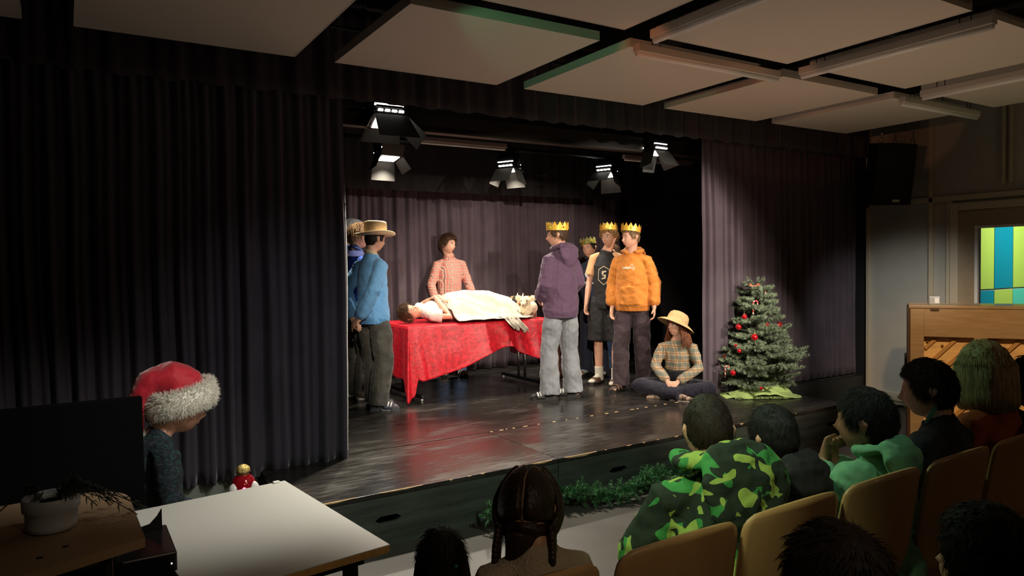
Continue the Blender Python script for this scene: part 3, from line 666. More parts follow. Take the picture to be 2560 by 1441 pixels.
            if kind == 'slide':
                bm = B(); n = 14
                def f(u, v):
                    a = PI*u; return at(.045+.085*v+.012*math.sin(a), -.052*math.cos(a), .016+(.066-.022*v)*math.sin(a)**.8)
                gridmesh(bm, n, 4, f); st = solid(link('shoe_strap', bm, mat, s.root), .006, 1)
                if stripe:
                    for q in range(3):
                        bm = B(); v0 = .12+q*.28
                        gridmesh(bm, n, 1, lambda u, v: f(.12+.76*u, v0+.15*v)+(f(.12+.76*u, v0)-at(.09, 0, .0)).normalized()*.0075); solid(link('stripe', bm, stripe, st), .002, 1)
                if txt:
                    bm = text_bm(txt, .030*k, .0008)
                    R_ = Matrix((-ft, fu, -sd)).transposed() if False else Matrix((ft, fu, sd)).transposed()
                    for sgn in (1, -1):
                        b2 = bm.copy(); R_ = Matrix((ft*sgn, fu, sd*sgn)).transposed()
                        bmesh.ops.transform(b2, matrix=Matrix.Translation(at(.075, sgn*.0455, .015)) @ R_.to_4x4(), verts=b2.verts); link('lettering', b2, stripe, so, False)
                    bm.free()
            else:
                bm = B(); loft(bm, [at(-.045, 0, .05), at(.02, 0, .055), at(.09, 0, .045), at(.15, 0, .034), at(.17, 0, .03)], [(.036*k, .045*k), (.040*k, .042*k), (.045*k, .032*k), (.040*k, .022*k), (.028*k, .016*k)], ref=sd, seg=14)
                up_ = remesh(link('shoe_upper', bm, mat, s.root), .006, 2)
                if strapm:
                    for f0 in (.05, .11):
                        bm = B(); gridmesh(bm, 12, 1, lambda u, v: at(f0+.022*v, -.05*math.cos(PI*u), .02+(.075-.3*(f0-.05))*math.sin(PI*u))); solid(link('shoe_strap', bm, strapm, s.root), .005, 1)
    # ---- hair
    def hair(s, mat, style='short', thick=.014, seed=1, nstr=900, slen=.05, back=-.55, front=.52, curl=0, srad=.0011, lab=None, side=-.15, parting=False):
        """shell + strands. back/front/side: elevation of the hairline"""
        random.seed(seed)
        def line(az):
            a = abs(((az+PI) % (2*PI))-PI)      # 0 face .. pi back
            if a < .75: return front
            if a < 1.35: return front+(side-front)*ss(.75, 1.35, a)
            return side+(back-side)*ss(1.7, 2.4, a)
        def mask(az, el): return ss(-.07, .10, el-line(az))
        bm = B(); n, m = 56, 30; rows = []
        def pt(az, el, ex=0):
            d = hdir(az, el); p = headr(d); mk = mask(az, el); nz = noise.noise(V((d.x*5+seed, d.y*5, d.z*5)))*.5+noise.noise(V((d.x*13+seed, d.y*13, d.z*13)))*.35
            if curl: nz = noise.noise(d*9+V((seed, 0, 0)))*1.6
            # clean ears
            q = p+p.normalized()*((thick*(.8+.5*ss(0, 1, d.z))+nz*thick*.6+ex)*mk-.006*(1-mk)); return q
        for j in range(1, m):
            el = -PI/2+PI*j/m; rows.append([bm.verts.new(s.hp(pt(2*PI*i/n, el))) for i in range(n)])
        lo = bm.verts.new(s.hp(headr(V((0, 0, -1)))*.94)); hi = bm.verts.new(s.hp(pt(0, PI/2)))
        for j in range(len(rows)-1):
            for i in range(n): bm.faces.new((rows[j][i], rows[j][(i+1) % n], rows[j+1][(i+1) % n], rows[j+1][i]))
        for i in range(n): bm.faces.new((rows[0][(i+1) % n], rows[0][i], lo)); bm.faces.new((rows[-1][i], rows[-1][(i+1) % n], hi))
        c = 0; G = s.H.transposed() @ V((0, 0, -1))
        while c < nstr:
            d = V((random.gauss(0, 1), random.gauss(0, 1), random.gauss(0, 1))).normalized(); el = math.asin(d.z); az = math.atan2(-d.x, d.y)
            if mask(az, el) < .5: continue
            c += 1; p = pt(az, el)-p_n(d)*.003; nrm = p.normalized()
            crown = V((.0, -.35, .93)); fl = (nrm-crown*nrm.dot(crown)*1.0); fl = (nrm*crown.dot(nrm)-crown)*-1
            fl = (crown*-1+nrm*nrm.dot(crown)); fl = fl.normalized() if fl.length > .05 else V((random.uniform(-1, 1), .5, 0)).normalized()
            fl = (fl+V((random.uniform(-.25, .25), random.uniform(-.25, .25), random.uniform(-.2, .2)))).normalized()
            if style == 'curly':
                ax = V((random.gauss(0, 1), random.gauss(0, 1), random.gauss(0, 1))).normalized(); u1 = orth(ax, V((.3, .8, .2))); u2 = ax.cross(u1); rr_ = random.uniform(.007, .013); ph0 = random.uniform(0, 6)
                pts = [p+nrm*(.002+.016*t)+u1*rr_*math.cos(ph0+t*8)+u2*rr_*math.sin(ph0+t*8)+ax*.006*t for t in (0, .15, .3, .45, .6, .75, .9)]
                loft(bm, [s.hp(q) for q in pts], [srad*2.4*s.hs]*6+[srad*s.hs], seg=4, caps='nn')
            else:
                L = slen*random.uniform(.6, 1.2); pts = [p]; q = p.copy(); fr_ = ss(.5, .95, d.y)*ss(-.2, .3, d.z); L *= 1-.62*fr_; dr = (fl*.95+nrm*.10+V((.5 if d.x > 0 else -.35, .1, .25))*fr_).normalized()
                for t in range(4):
                    q = q+dr*L/4; dr = (dr+G*.10-nrm*.07*t).normalized(); pts.append(q.copy())
                loft(bm, [s.hp(x) for x in pts], [srad*1.6*s.hs, srad*1.6*s.hs, srad*1.3*s.hs, srad*s.hs, srad*.3*s.hs], seg=3, caps='nn')
        o = link('hair', bm, mat, s.root)
        if lab: o['label'] = lab
        return o
def p_n(d): return V(d).normalized()
def hairm(name, c, r=.5): return M(name, c, r, spec=.25, var=.35, scale=90, stretch=(1, 1, .15), bump=.35, bscale=180)
HB = hairm('brown_hair', (.085, .045, .025)); HD = hairm('dark_hair', (.022, .014, .011), .6); HL = hairm('light_brown_hair', (.22, .13, .065)); HK = hairm('black_hair', (.008, .007, .007), .6); HA = hairm('auburn_hair', (.16, .055, .025)); HC = hairm('sandy_curly_hair', (.30, .17, .07))

def decal(par, bm, mat, name, target, label=None, off=.004, axis='Z'):
    bmesh.ops.triangulate(bm, faces=bm.faces)
    bmesh.ops.subdivide_edges(bm, edges=[e for e in bm.edges if e.calc_length() > .015], cuts=2)
    o = link(name, bm, mat, par, False); m = o.modifiers.new('wrap', 'SHRINKWRAP'); m.target = target; m.wrap_method = 'PROJECT'; m.use_project_x = axis == 'X'; m.use_project_y = axis == 'Y'; m.use_project_z = axis == 'Z'
    m.use_negative_direction = True; m.use_positive_direction = True; m.offset = off; m.wrap_mode = 'ABOVE_SURFACE'
    if label: o['label'] = label
    return o
def crown(p, label, tilt=(0, 0), gold=None, up=.045, gem=True, seed=0, hgt=.085, r=(.088, .106), z=.048):
    """zigzag paper crown sitting on the head of p: its own thing"""
    R = p.root.matrix_basis.to_3x3() @ p.H; 
    R = p.root.rotation_euler.to_matrix() @ p.H @ Matrix.Rotation(rad(tilt[0]), 3, 'X') @ Matrix.Rotation(rad(tilt[1]), 3, 'Y')
    c = V(p.root.location)+p.root.rotation_euler.to_matrix() @ p.hp((0, -.004, z))
    e = empty('paper_crown', c, 0, label, 'crown', 'gold paper crowns'); e.rotation_euler = R.to_euler()
    k = p.hs; n = 13; bm = B()
    segs = n*6
    def P_(u, v):
        a = 2*PI*u; t = abs(((u*n) % 1)-.5)*2; hh = hgt*(.50+.50*(1-t))
        rr = 1+.03*v; return V((math.sin(a)*r[0]*k*rr, -math.cos(a)*r[1]*k*rr, hh*v*k))
    gridmesh(bm, segs, 3, P_); bmesh.ops.remove_doubles(bm, verts=bm.verts, dist=1e-5)
    solid(link('band', bm, gold or M('gold_card', (.86, .52, .07), .35, .25), e, False), .0015)
    if gem:
        for q in range(5):
            a = 2*PI*(q+.3)/5; bm = B(); ball(bm, V((math.sin(a)*r[0]*k*1.03, -math.cos(a)*r[1]*k*1.03, .028*k)), .009*k, seg=8); link('gem', bm, M(*(('red_gem', (.6, .03, .02), .3) if q % 3 else ('green_gem', (.45, .6, .05), .3))), e)
    return e
def hat(p, name, label, prof, mat, tilt=(0, 0), z=.02, band=None, bandz=(.005, .025), bandr=.1, oval=1.18, curlb=0, cat='hat', off=(0, 0)):
    R = p.root.rotation_euler.to_matrix() @ p.H @ Matrix.Rotation(rad(tilt[0]), 3, 'X') @ Matrix.Rotation(rad(tilt[1]), 3, 'Y')
    c = V(p.root.location)+p.root.rotation_euler.to_matrix() @ p.hp((off[0], off[1], z)); e = empty(name, c, 0, label, cat); e.rotation_euler = R.to_euler(); k = p.hs
    bm = B(); n = 48; rings = []
    for r, zz, br in prof:
        rings.append([bm.verts.new((k*r*math.cos(2*PI*i/n), k*r*oval*math.sin(2*PI*i/n), k*(zz+br*curlb*math.cos(2*PI*i/n)**2))) for i in range(n)])
    for i in range(len(rings)-1):
        for j in range(n): bm.faces.new((rings[i][j], rings[i][(j+1) % n], rings[i+1][(j+1) % n], rings[i+1][j]))
    bm.faces.new(rings[-1]); o = link('hat_body', bm, mat, e); solid(o, .004)
    if band:
        bm = B(); rr = bandr
        for a, b_ in ((0, 1),):
            r1 = [[bm.verts.new((k*(rr+.004)*math.cos(2*PI*i/n), k*(rr+.004)*oval*math.sin(2*PI*i/n), k*zz)) for i in range(n)] for zz in bandz]
            for j in range(n): bm.faces.new((r1[0][j], r1[0][(j+1) % n], r1[1][(j+1) % n], r1[1][j]))
        solid(link('hat_band', bm, band, e), .003)
    return e
# ================================================================ WHO STANDS WHERE
def ray(px, py): return _f+_r2*((px-1280)/1788.19)-_u2*((py-720.5)/1788.19)
C0 = V((0, 0, 1.74))
def PX(px, py, z=FZ): d = ray(px, py); return C0+d*((z-1.74)/d.z)
def PD(px, py, t): return C0+ray(px, py)*t
def HT(px, pyf, pyt, z=FZ): p = PX(px, pyf, z); return (pyf-pyt)*(p-C0).dot(_f)/1788.19

def fab(name, c, **kw): 
    if name in MC: return MC[name]
    a = dict(var=.06, scale=14, bump=.12, bscale=120, sheen=.15); a.update(kw); m = M(name, c, .85, **a); N, L, b = nodes(m)
    # soft creases in the cloth on top of the weave
    tc = N.new('ShaderNodeTexCoord'); mp = N.new('ShaderNodeMapping'); mp.inputs['Scale'].default_value = (11, 11, 5.5); mp.inputs['Rotation'].default_value = (.5, .4, 0); L.new(tc.outputs['Object'], mp.inputs[0])
    n = N.new('ShaderNodeTexNoise'); n.inputs['Scale'].default_value = 1; n.inputs['Detail'].default_value = 1.6; n.inputs['Distortion'].default_value = .7; L.new(mp.outputs[0], n.inputs[0])
    bp = N.new('ShaderNodeBump'); bp.inputs['Strength'].default_value = .45; bp.inputs['Distance'].default_value = .032; L.new(n.outputs[0], bp.inputs['Height'])
    old = b.inputs['Normal'].links[0].from_node if b.inputs['Normal'].links else None
    if old: L.new(old.outputs[0], bp.inputs['Normal'])
    L.new(bp.outputs[0], b.inputs['Normal']); return m
denim_g = fab('charcoal_denim', (.055, .052, .045), var=.25, scale=9); denim_l = fab('washed_blue_denim', (.22, .235, .26), var=.22, scale=7); denim_b = fab('blue_denim', (.05, .11, .25), var=.25, scale=9); denim_n = fab('navy_cloth', (.012, .016, .035))
m_rubn = M('navy_rubber', (.03, .035, .06), .6); m_rubk = M('black_rubber', (.015, .014, .014), .55); m_wst = M('white_stripe', (.8, .8, .78), .6); m_tan = M('tan_sock', (.55, .42, .24), .9); m_wsock = fab('white_sock', (.62, .58, .50)); m_brnl = M('brown_leather', (.10, .05, .03), .5)
rgb = lambda h: tuple(((int(h[i:i+2], 16)/255+.055)/1.055)**2.4 if int(h[i:i+2], 16) > 10 else int(h[i:i+2], 16)/255/12.92 for i in (0, 2, 4))

# --- A: straw hat, blue sweatshirt, hands behind the back
A = Person('person standing with hands clasped behind back, tan straw hat and light blue sweatshirt', PX(938, 1022), 18, HT(938, 1024, 566), over=dict(
    elR=(.215, -.16, 1.15), elL=(-.21, -.15, 1.14), wrR=(.055, -.215, .87), wrL=(-.05, -.20, .86), hdR=(-.75, -.25, -.62), hdL=(.75, -.2, -.5), hnR=(0, .9, -.4), hnL=(0, 1, 0), thR=1, thL=-1,
    ftR=(.70, .72), ftL=(.55, .83), anR=(.10, -.04, .085), anL=(-.08, .06, .085), knR=(.105, .03, .49), knL=(-.09, .08, .49), head=(.01, .035, 1.625)), hyaw=-4, hpitch=8, facef=False)
sw = A.top('sweatshirt', fab('sky_blue_fleece', (.13, .33, .62)), loose=.034, hem=-.10, disp=.020, rib=fab('sky_blue_rib', (.08, .24, .50)))
A.collar(fab('cream_shirt', (.62, .55, .38)), r=.064, hgt=.03)
A.trousers(denim_g, loose=.05, hemr=.098, kneer=.085, disp=.022)
A.shoes('slide', m_rubn, M('slate_rubber', (.05, .055, .07), .6), m_wst, 'adidas', socks=fab('dark_grey_sock', (.10, .09, .10)))
A.hair(HD, thick=.012, back=-.62, seed=2, nstr=500, slen=.02)
m_straw = M('straw', (.62, .42, .20), .75, var=.14, scale=60, bump=.4, bscale=160)
hat(A, 'straw_hat', 'tan flat-crowned straw hat with an orange band, worn at the left of the stage', [(.080, 0, 0), (.094, 0, 0), (.118, -.003, .2), (.140, -.002, .8), (.164, .006, 1.6), (.164, .010, 1.6), (.138, .004, .8), (.11, .003, .1), (.096, .004, 0), (.094, .04, 0), (.091, .112, 0), (.087, .126, 0), (.076, .130, 0), (.05, .124, 0), (.02, .120, 0)], M('tan_felt_straw', (.80, .60, .36), .7, var=.06, scale=30, bump=.2, bscale=200), tilt=(6, -2), z=.035, band=M('orange_band', (.75, .33, .05), .5), bandz=(.008, .024), bandr=.0945, curlb=.016)

# --- B: royal blue shirt with navy yoke
Bp = Person('person with tousled light brown hair and royal blue shirt behind the straw hat wearer', PX(897, 1000), 10, HT(897, 1002, 560), over=dict(head=(0, .04, 1.62), wrR=(.10, .16, 1.0), wrL=(-.10, .16, 1.0), hdR=(-.6, .5, -.3), hdL=(.6, .5, -.3)), hyaw=-35, hpitch=6)
bs = Bp.top('polo_shirt', fab('royal_blue_cotton', (.010, .065, .36)), loose=.022, hem=-.08, disp=.014)
bm = B(); loft(bm, [Bp.P['neck']-V((0, 0, .06)), Bp.P['neck']+V((0, 0, .008))], [(.150, .115), (.085, .082)], seg=22, caps='ff'); remesh(link('yoke', bm, fab('navy_yoke', (.010, .02, .10)), bs), .008, 2)
Bp.collar(fab('navy_collar', (.018, .04, .14)), r=.068, hgt=.045)
Bp.trousers(denim_g, loose=.04, hemr=.09, disp=.018); Bp.shoes('shoe', M('white_shoe', (.55, .5, .45), .6), m_rubk)
Bp.hair(HL, thick=.022, seed=6, nstr=1100, slen=.05, back=-.5)
# --- C: white cap, mostly behind the curtain edge
Cp = Person('person in a white hat half hidden by the left curtain edge', PX(884, 984), 5, HT(884, 984, 549), over=dict(head=(0, .03, 1.62)), hyaw=-10, facef=True)
Cp.top('shirt', fab('deep_blue_cotton', (.012, .05, .25)), loose=.02, hem=-.08); Cp.trousers(denim_g, loose=.03, hemr=.085); Cp.shoes('shoe', M('white_shoe', (.55, .5, .45), .6), m_rubk)
Cp.hair(HB, thick=.010, seed=7, nstr=300, slen=.03)
hat(Cp, 'white_hat', 'white cloth hat with a narrow brim at the left curtain edge', [(.080, 0, 0), (.098, 0, 0), (.120, -.022, 0), (.123, -.022, 0), (.100, .008, 0), (.098, .03, 0), (.092, .06, 0), (.075, .085, 0), (.045, .10, 0), (.015, .104, 0)], fab('white_canvas', (.66, .68, .70)), tilt=(-6, -4), z=.030)

# --- D: checked shirt behind the table
D_ = Person('person in a red and cream checked shirt standing behind the draped table', PX(1128, 938), 256, HT(1128, 944, 583), over=dict(head=(.02, .045, 1.615), neck=(0, .01, 1.455),
    elR=(.235, .02, 1.12), elL=(-.24, .0, 1.13), wrR=(.20, .20, .88), wrL=(-.29, .17, .87), hdR=(-.1, .5, -.8), hdL=(.1, .5, -.8), hnR=(0, -.5, -.7), hnL=(0, -.5, -.7), anR=(.10, .0, .085), anL=(-.10, .06, .085)), hyaw=36, hpitch=6, hroll=-4)
ds = D_.top('checked_shirt', plaid('red_cream_check', (.86, .66, .50), (.50, .07, .06), (.50, .07, .06), (.14, .03, .05), 26), loose=.020, hem=-.10, disp=.014, band=False)
D_.collar(plaid('red_cream_check', 0, 0, 0, 0, 0) if False else MC['red_cream_check'], r=.060, hgt=.05, t=.012, par=ds)
for i in range(6):
    bm = B(); up = i*.075; ball(bm, V((0, .14, .98+up))*D_.k, .006, seg=8); o = link('button', bm, m_wst, ds); m = o.modifiers.new('w', 'SHRINKWRAP'); m.target = ds; m.wrap_method = 'NEAREST_SURFACEPOINT'; m.wrap_mode = 'OUTSIDE'; m.offset = .002
D_.trousers(denim_b, loose=.025, hemr=.08); D_.shoes('shoe', m_brnl, m_rubk, strapm=M('cream_strap', (.6, .55, .5), .6))
D_.hair(HB, thick=.020, seed=11, nstr=1300, slen=.045, front=.56)

# --- F: purple hoodie, back to the hall
F_ = Person('person in a purple hoodie and washed blue jeans, back to the hall, gold paper crown', PX(1405, 996), 98, HT(1405, 998, 556), over=dict(head=(0, .035, 1.62), elR=(.215, -.04, 1.14), elL=(-.215, -.02, 1.14), wrR=(.16, .14, 1.0), wrL=(-.15, .15, .98),
    hdR=(-.6, .6, -.4), hdL=(.6, .6, -.4), hipR=(.10, 0, .90), anR=(.135, -.02, .085), anL=(-.135, .03, .085), knR=(.13, .02, .49), knL=(-.12, .05, .49), ftR=(-.62, .78), ftL=(-.78, .62)), hyaw=38, hpitch=5, facef=True, girth=1.02)
fs = F_.top('hoodie', fab('aubergine_fleece', (.105, .055, .105)), loose=.045, hem=-.11, disp=.024, hood=True, rib=fab('aubergine_rib', (.095, .05, .095)))
F_.trousers(denim_l, loose=.040, hemr=.100, kneer=.080, disp=.022)
F_.shoes('slide', m_rubk, m_rubk, m_wst, None, socks=fab('black_sock', (.015, .013, .013)))
F_.hair(HB, thick=.012, seed=12, nstr=900, slen=.035, back=-.5)
crown(F_, 'gold paper crown on the person in the purple hoodie', tilt=(6, 0), z=.048)

# --- G: navy hoodie with white print
G_ = Person('smiling person in a navy hoodie with a white printed logo, dark gold crown', PX(1487, 940), 205, HT(1478, 944, 592), over=dict(head=(.03, .06, 1.60), wrR=(.20, .12, .92), wrL=(-.18, .14, .95)), hyaw=2, hpitch=2, hroll=8)
gs = G_.top('hoodie', fab('navy_fleece', (.013, .018, .045)), loose=.03, hem=-.08, hood=True, disp=.014)
G_.trousers(denim_n, loose=.03, hemr=.085); G_.shoes('slide', m_rubk, m_rubk, m_wst, None)
G_.hair(HD, thick=.012, seed=13, nstr=500, slen=.03)
crown(G_, 'olive gold paper crown on the person in the navy hoodie', tilt=(8, 8), gold=M('olive_gold_card', (.26, .24, .05), .5, .2), z=.040)
k = G_.k
def leaf(bm, a, l, w, o=(0, 0)):
    n = 8; pts = []
    for s_ in (1, -1):
        for i in range(n+1) if s_ > 0 else range(n-1, 0, -1):
            t = i/n; x = s_*w*math.sin(PI*t)**.8; y = l*t; pts.append((o[0]+x*math.cos(a)-y*math.sin(a), o[1]+x*math.sin(a)+y*math.cos(a), 0))
    bm.faces.new([bm.verts.new(p) for p in pts])
bm = B(); leaf(bm, 0, .085, .021); leaf(bm, .95, .080, .021); leaf(bm, -.95, .080, .021)
geo = bmesh.ops.bisect_plane(bm, geom=bm.verts[:]+bm.edges[:]+bm.faces[:], plane_co=(0, .022, 0), plane_no=(0, 1, 0))
for i in range(3):
    y0 = .006-.013*i; w = .052-.012*i; bm.faces.new([bm.verts.new(q) for q in ((-w, y0+.008, 0), (0, y0+.003, 0), (w, y0+.008, 0), (w, y0-.001, 0), (0, y0-.006, 0), (-w, y0-.001, 0))])
t2 = text_bm('adidas', .062, .0022); bmesh.ops.translate(t2, vec=(0, -.062, 0), verts=t2.verts); me = bpy.data.meshes.new('t'); t2.to_mesh(me); bm.from_mesh(me); t2.free()
bmesh.ops.transform(bm, matrix=Matrix.Translation(V((0, .24, 1.245))*k) @ Matrix(((-1, 0, 0), (0, 0, 1), (0, 1, 0))).to_4x4() @ Matrix.Scale(k*1.0, 4), verts=bm.verts)
decal(G_.root, bm, m_wst, 'printed_logo', gs, 'white three-leaf print with lettering', axis='Y')

# --- H: curly hair, black shirt with peach sleeves, black shorts
H_ = Person('smiling curly-haired person in a black shirt with peach sleeves and black shorts', PX(1521, 958), 212, HT(1521, 962, 564), over=dict(head=(-.04, .04, 1.62), elR=(.21, .0, 1.13), wrR=(.22, .08, .885), wrL=(-.21, .06, .9), curl=.55, anR=(.10, .02, .085), anL=(-.115, .10, .085), ftR=(.25, 1), ftL=(-.1, 1)), hyaw=-10, hpitch=4, hroll=4)
hs_ = H_.top('jersey', M('black_jersey', (.008, .008, .009), .7, bump=.1), sleeve='none', loose=.026, hem=-.10, band=False, disp=.012)
bm = B(); P = H_.P
for S in 'RL':
    sh, el = P['sh'+S], P['el'+S]; c = P['chest'].lerp(P['neck'], .7)
    loft(bm, [sh.lerp(c, .75)+V((0, 0, .022)), sh.lerp(c, .3)+V((0, 0, .01)), sh, sh.lerp(el, .72)], [.038, .050, .062, .072], ref=V((.2, 1, .1)), seg=14, caps='rf')
remesh(link('raglan_sleeves', bm, fab('peach_sleeve', (.72, .40, .20)), hs_), .009, 2, .01, .12)
H_.trousers(M('black_jersey', 0), name='shorts', loose=.045, end=.52, hemr=.125, disp=.014)
H_.shoes('slide', m_brnl, m_rubk, None, None, socks=m_wsock)
H_.hair(HC, style='curly', thick=.016, seed=21, nstr=300, curl=1, front=.45, srad=.0016, back=-.35)
crown(H_, 'gold paper crown on the curly-haired person', tilt=(12, 4), z=.060)
k = H_.k
bm = B(); hexa = [(0, .105), (.062, .068), (.066, -.05), (0, -.105), (-.066, -.05), (-.062, .068)]; inn = [(a*.90, b*.92) for a, b in hexa]
for i in range(6):
    j = (i+1) % 6; bm.faces.new([bm.verts.new((*q, 0)) for q in (hexa[i], hexa[j], inn[j], inn[i])])
for pl in (((-.022, .012), (-.018, .048), (.030, .052), (.026, .036), (-.002, .032), (.0, .012)), ((.0, .008), (.026, .012), (.022, -.034), (-.024, -.042), (-.020, -.026), (.004, -.022), (.006, -.006), (-.02, -.004))):
    bm.faces.new([bm.verts.new((*q, 0)) for q in pl])
bmesh.ops.transform(bm, matrix=Matrix.Translation(V((.0, .24, 1.20))*k) @ Matrix(((-1, 0, 0), (0, 0, 1), (0, 1, 0))).to_4x4() @ Matrix.Scale(k, 4), verts=bm.verts)
decal(H_.root, bm, M('cream_print', (.62, .55, .40), .7), 'printed_badge', hs_, 'cream hexagon badge print', axis='Y')
bm = B(); loft(bm, [V((.195, .0, .84))*k, V((.20, .0, .62))*k], [(.006, .012)]*2, seg=8); link('side_stripe', bm, m_wst, H_.root)

# --- I: orange hoodie
I_ = Person('person in an orange hoodie and dark plum trousers, gold crown, nearest of the crowned group', PX(1583, 972), 214, HT(1583, 978, 563), over=dict(head=(.0, .045, 1.62), neck=(0, .005, 1.455), elR=(.215, -.02, 1.13), elL=(-.235, -.03, 1.13), wrR=(.205, .07, .875), wrL=(-.245, .05, .875), curl=.45,
    anR=(.10, .14, .085), anL=(-.12, -.02, .085), knR=(.10, .10, .49), ftR=(.25, 1), ftL=(-.1, 1)), hyaw=-38, hpitch=4, girth=1.03)
is_ = I_.top('hoodie', fab('orange_fleece', (.56, .19, .025)), loose=.042, hem=-.08, disp=.022, hood=True, rib=fab('orange_rib', (.50, .16, .02)), pocket=True)
I_.trousers(fab('plum_chino', (.035, .020, .026)), loose=.032, hemr=.088, kneer=.085, disp=.024)
I_.shoes('shoe', M('brown_shoe', (.05, .03, .026), .5), m_rubk, strapm=m_brnl)
I_.hair(HL, thick=.010, seed=22, nstr=900, slen=.025, back=-.45)
crown(I_, 'gold paper crown on the person in the orange hoodie', tilt=(15, 6), z=.050)
k = I_.k
bm = text_bm('noma', .040, .003); bmesh.ops.translate(bm, vec=(-.022, 0, 0), verts=bm.verts)
def ribbon(pts, w):
    for (x0, y0), (x1, y1) in zip(pts, pts[1:]):
        dx, dy = x1-x0, y1-y0; l = math.hypot(dx, dy) or 1; nx, ny = -dy/l*w, dx/l*w
        bm.faces.new([bm.verts.new((q[0], q[1], 0)) for q in ((x0-nx, y0-ny), (x1-nx, y1-ny), (x1+nx, y1+ny), (x0+nx, y0+ny))])
ribbon([(.030+.012*math.sin(t)+.0, .012+.026*math.cos(t)) for t in [i*.5 for i in range(13)]], .0028)
ribbon([(.034, -.012), (.044, -.024), (.055, -.020), (.058, .008)], .0028)
bmesh.ops.transform(bm, matrix=Matrix.Translation(V((-.0, .26, 1.30))*k) @ Matrix(((-1, 0, 0), (0, 0, 1), (0, 1, 0))).to_4x4() @ Matrix.Scale(k, 4), verts=bm.verts)
decal(I_.root, bm, M('cream_print', 0), 'chest_lettering', is_, 'small cream chest lettering', axis='Y')

# --- two more standing behind the crowned group
K_ = Person('person in a dark brown coat standing hidden behind the purple hoodie', PX(1412, 948), 190, 1.50, over=dict(wrR=(.12, .14, .95), wrL=(-.12, .14, .95)), facef=False)
K_.top('coat', fab('brown_coat', (.06, .028, .018)), loose=.02, hem=-.32, band=False, flare=.03); K_.trousers(fab('rust_cloth', (.10, .035, .02)), loose=.02, hemr=.075); K_.shoes('shoe', M('white_shoe', 0), m_brnl)
K_.hair(HD, thick=.012, nstr=200)
J_ = Person('person in blue jeans almost hidden behind the curly-haired person', PX(1537, 931), 205, 1.64, facef=False)
J_.top('jumper', fab('black_wool', (.012, .012, .013)), loose=.02, hem=-.08); J_.trousers(denim_b, loose=.03, hemr=.088, disp=.018); J_.shoes('shoe', m_rubk, m_rubk, strapm=m_wst); J_.hair(HB, thick=.014, nstr=200)

# --- L: sitting cross-legged with sun hat
lp = PX(1697, 985)
L_ = Person('person sitting cross-legged at the stage edge in a woven sun hat and plaid shirt', lp, 214, 1.68, over=dict(pel=(0, -.02, .12), chest=(0, .04, .40), neck=(0, .05, .595), head=(.0, .08, .765), shR=(.155, .05, .55), shL=(-.155, .05, .55), elR=(.235, .10, .31), elL=(-.235, .10, .31),
    wrR=(.05, .34, .18), wrL=(-.05, .34, .18), hdR=(-.55, .75, -.35), hdL=(.55, .75, -.35), hnR=(-.5, -.2, -.8), hnL=(.5, -.2, -.8), thR=1, thL=-1, curl=.7, hipR=(.09, .02, .11), hipL=(-.09, .02, .11), knR=(.38, .27, .12), knL=(-.38, .27, .12),
    anR=(-.06, .40, .07), anL=(.10, .34, .06), ftR=(-1, .05), ftL=(1, .0)), hyaw=-36, hpitch=-4, girth=.93)
ls = L_.top('plaid_shirt', plaid('autumn_plaid', (.50, .40, .27), (.16, .13, .10), (.10, .15, .14), (.30, .14, .05), 13), loose=.024, hem=.10, disp=.018, band=False)
L_.collar(MC['autumn_plaid'], r=.062, hgt=.03, par=ls)
L_.top('dungarees', M('black_twill', (.010, .009, .012), .8), sleeve='none', loose=.030, hem=-.06, neckr=.05, band=False, disp=.008) if False else None
bm = B(); k = L_.k; loft(bm, [V((0, -.02, .06))*k, V((0, -.0, .16))*k, V((0, .03, .30))*k], [(.175*k, .155*k), (.165*k, .15*k), (.155*k, .135*k)], seg=22, caps='ff'); remesh(link('dungaree_bib', bm, M('black_twill', (.010, .009, .012), .8), L_.root), .009, 2, .008, .1)
L_.trousers(fab('dark_navy_twill', (.014, .012, .026)), loose=.03, hemr=.075, kneer=.08, disp=.02)
L_.shoes('shoe', blotch('striped_sock', [(.42, .30, .22), (.12, .07, .05)], 6, 0, stretch=(8, 8, 1)), m_wsock)
L_.hair(HA, thick=.014, seed=31, nstr=500, slen=.06, back=-.6, side=-.3)
bm = B(); random.seed(4)      # long hair falling to the shoulders
for q in range(420):
    az = random.uniform(1.25, 2*PI-1.25); d = hdir(az, random.uniform(-.1, .35)); p = headr(d)*1.10; pts = [p]
    for t in range(1, 7): pts.append(p+V((d.x*.012*t, d.y*.010*t-.002*t, -.036*t))+V((random.gauss(0, .003), random.gauss(0, .003), 0)))
    loft(bm, [L_.hp(x) for x in pts], [.0045, .005, .005, .0045, .004, .003, .001], seg=4, caps='nn')
link('long_hair', bm, HA, L_.root)
hat(L_, 'sun_hat', 'woven straw sun hat with a round crown on the person sitting on the stage', [(.080, 0, 0), (.094, -.002, 0), (.125, -.012, 0), (.158, -.030, 0), (.176, -.042, 0), (.178, -.040, 0), (.16, -.026, 0), (.128, -.008, 0), (.098, .004, 0), (.098, .04, 0), (.090, .075, 0), (.070, .098, 0), (.04, .108, 0), (.012, .110, 0)], m_straw, tilt=(22, -4), z=.034, band=None)
# --- E: lying on the table.  Local frame: body along +x (head at 0), up = +z, right side towards the hall
TZ = 1.12
ep = V((3.06, 7.10, TZ+.012))
up = V((0, 0, 1))
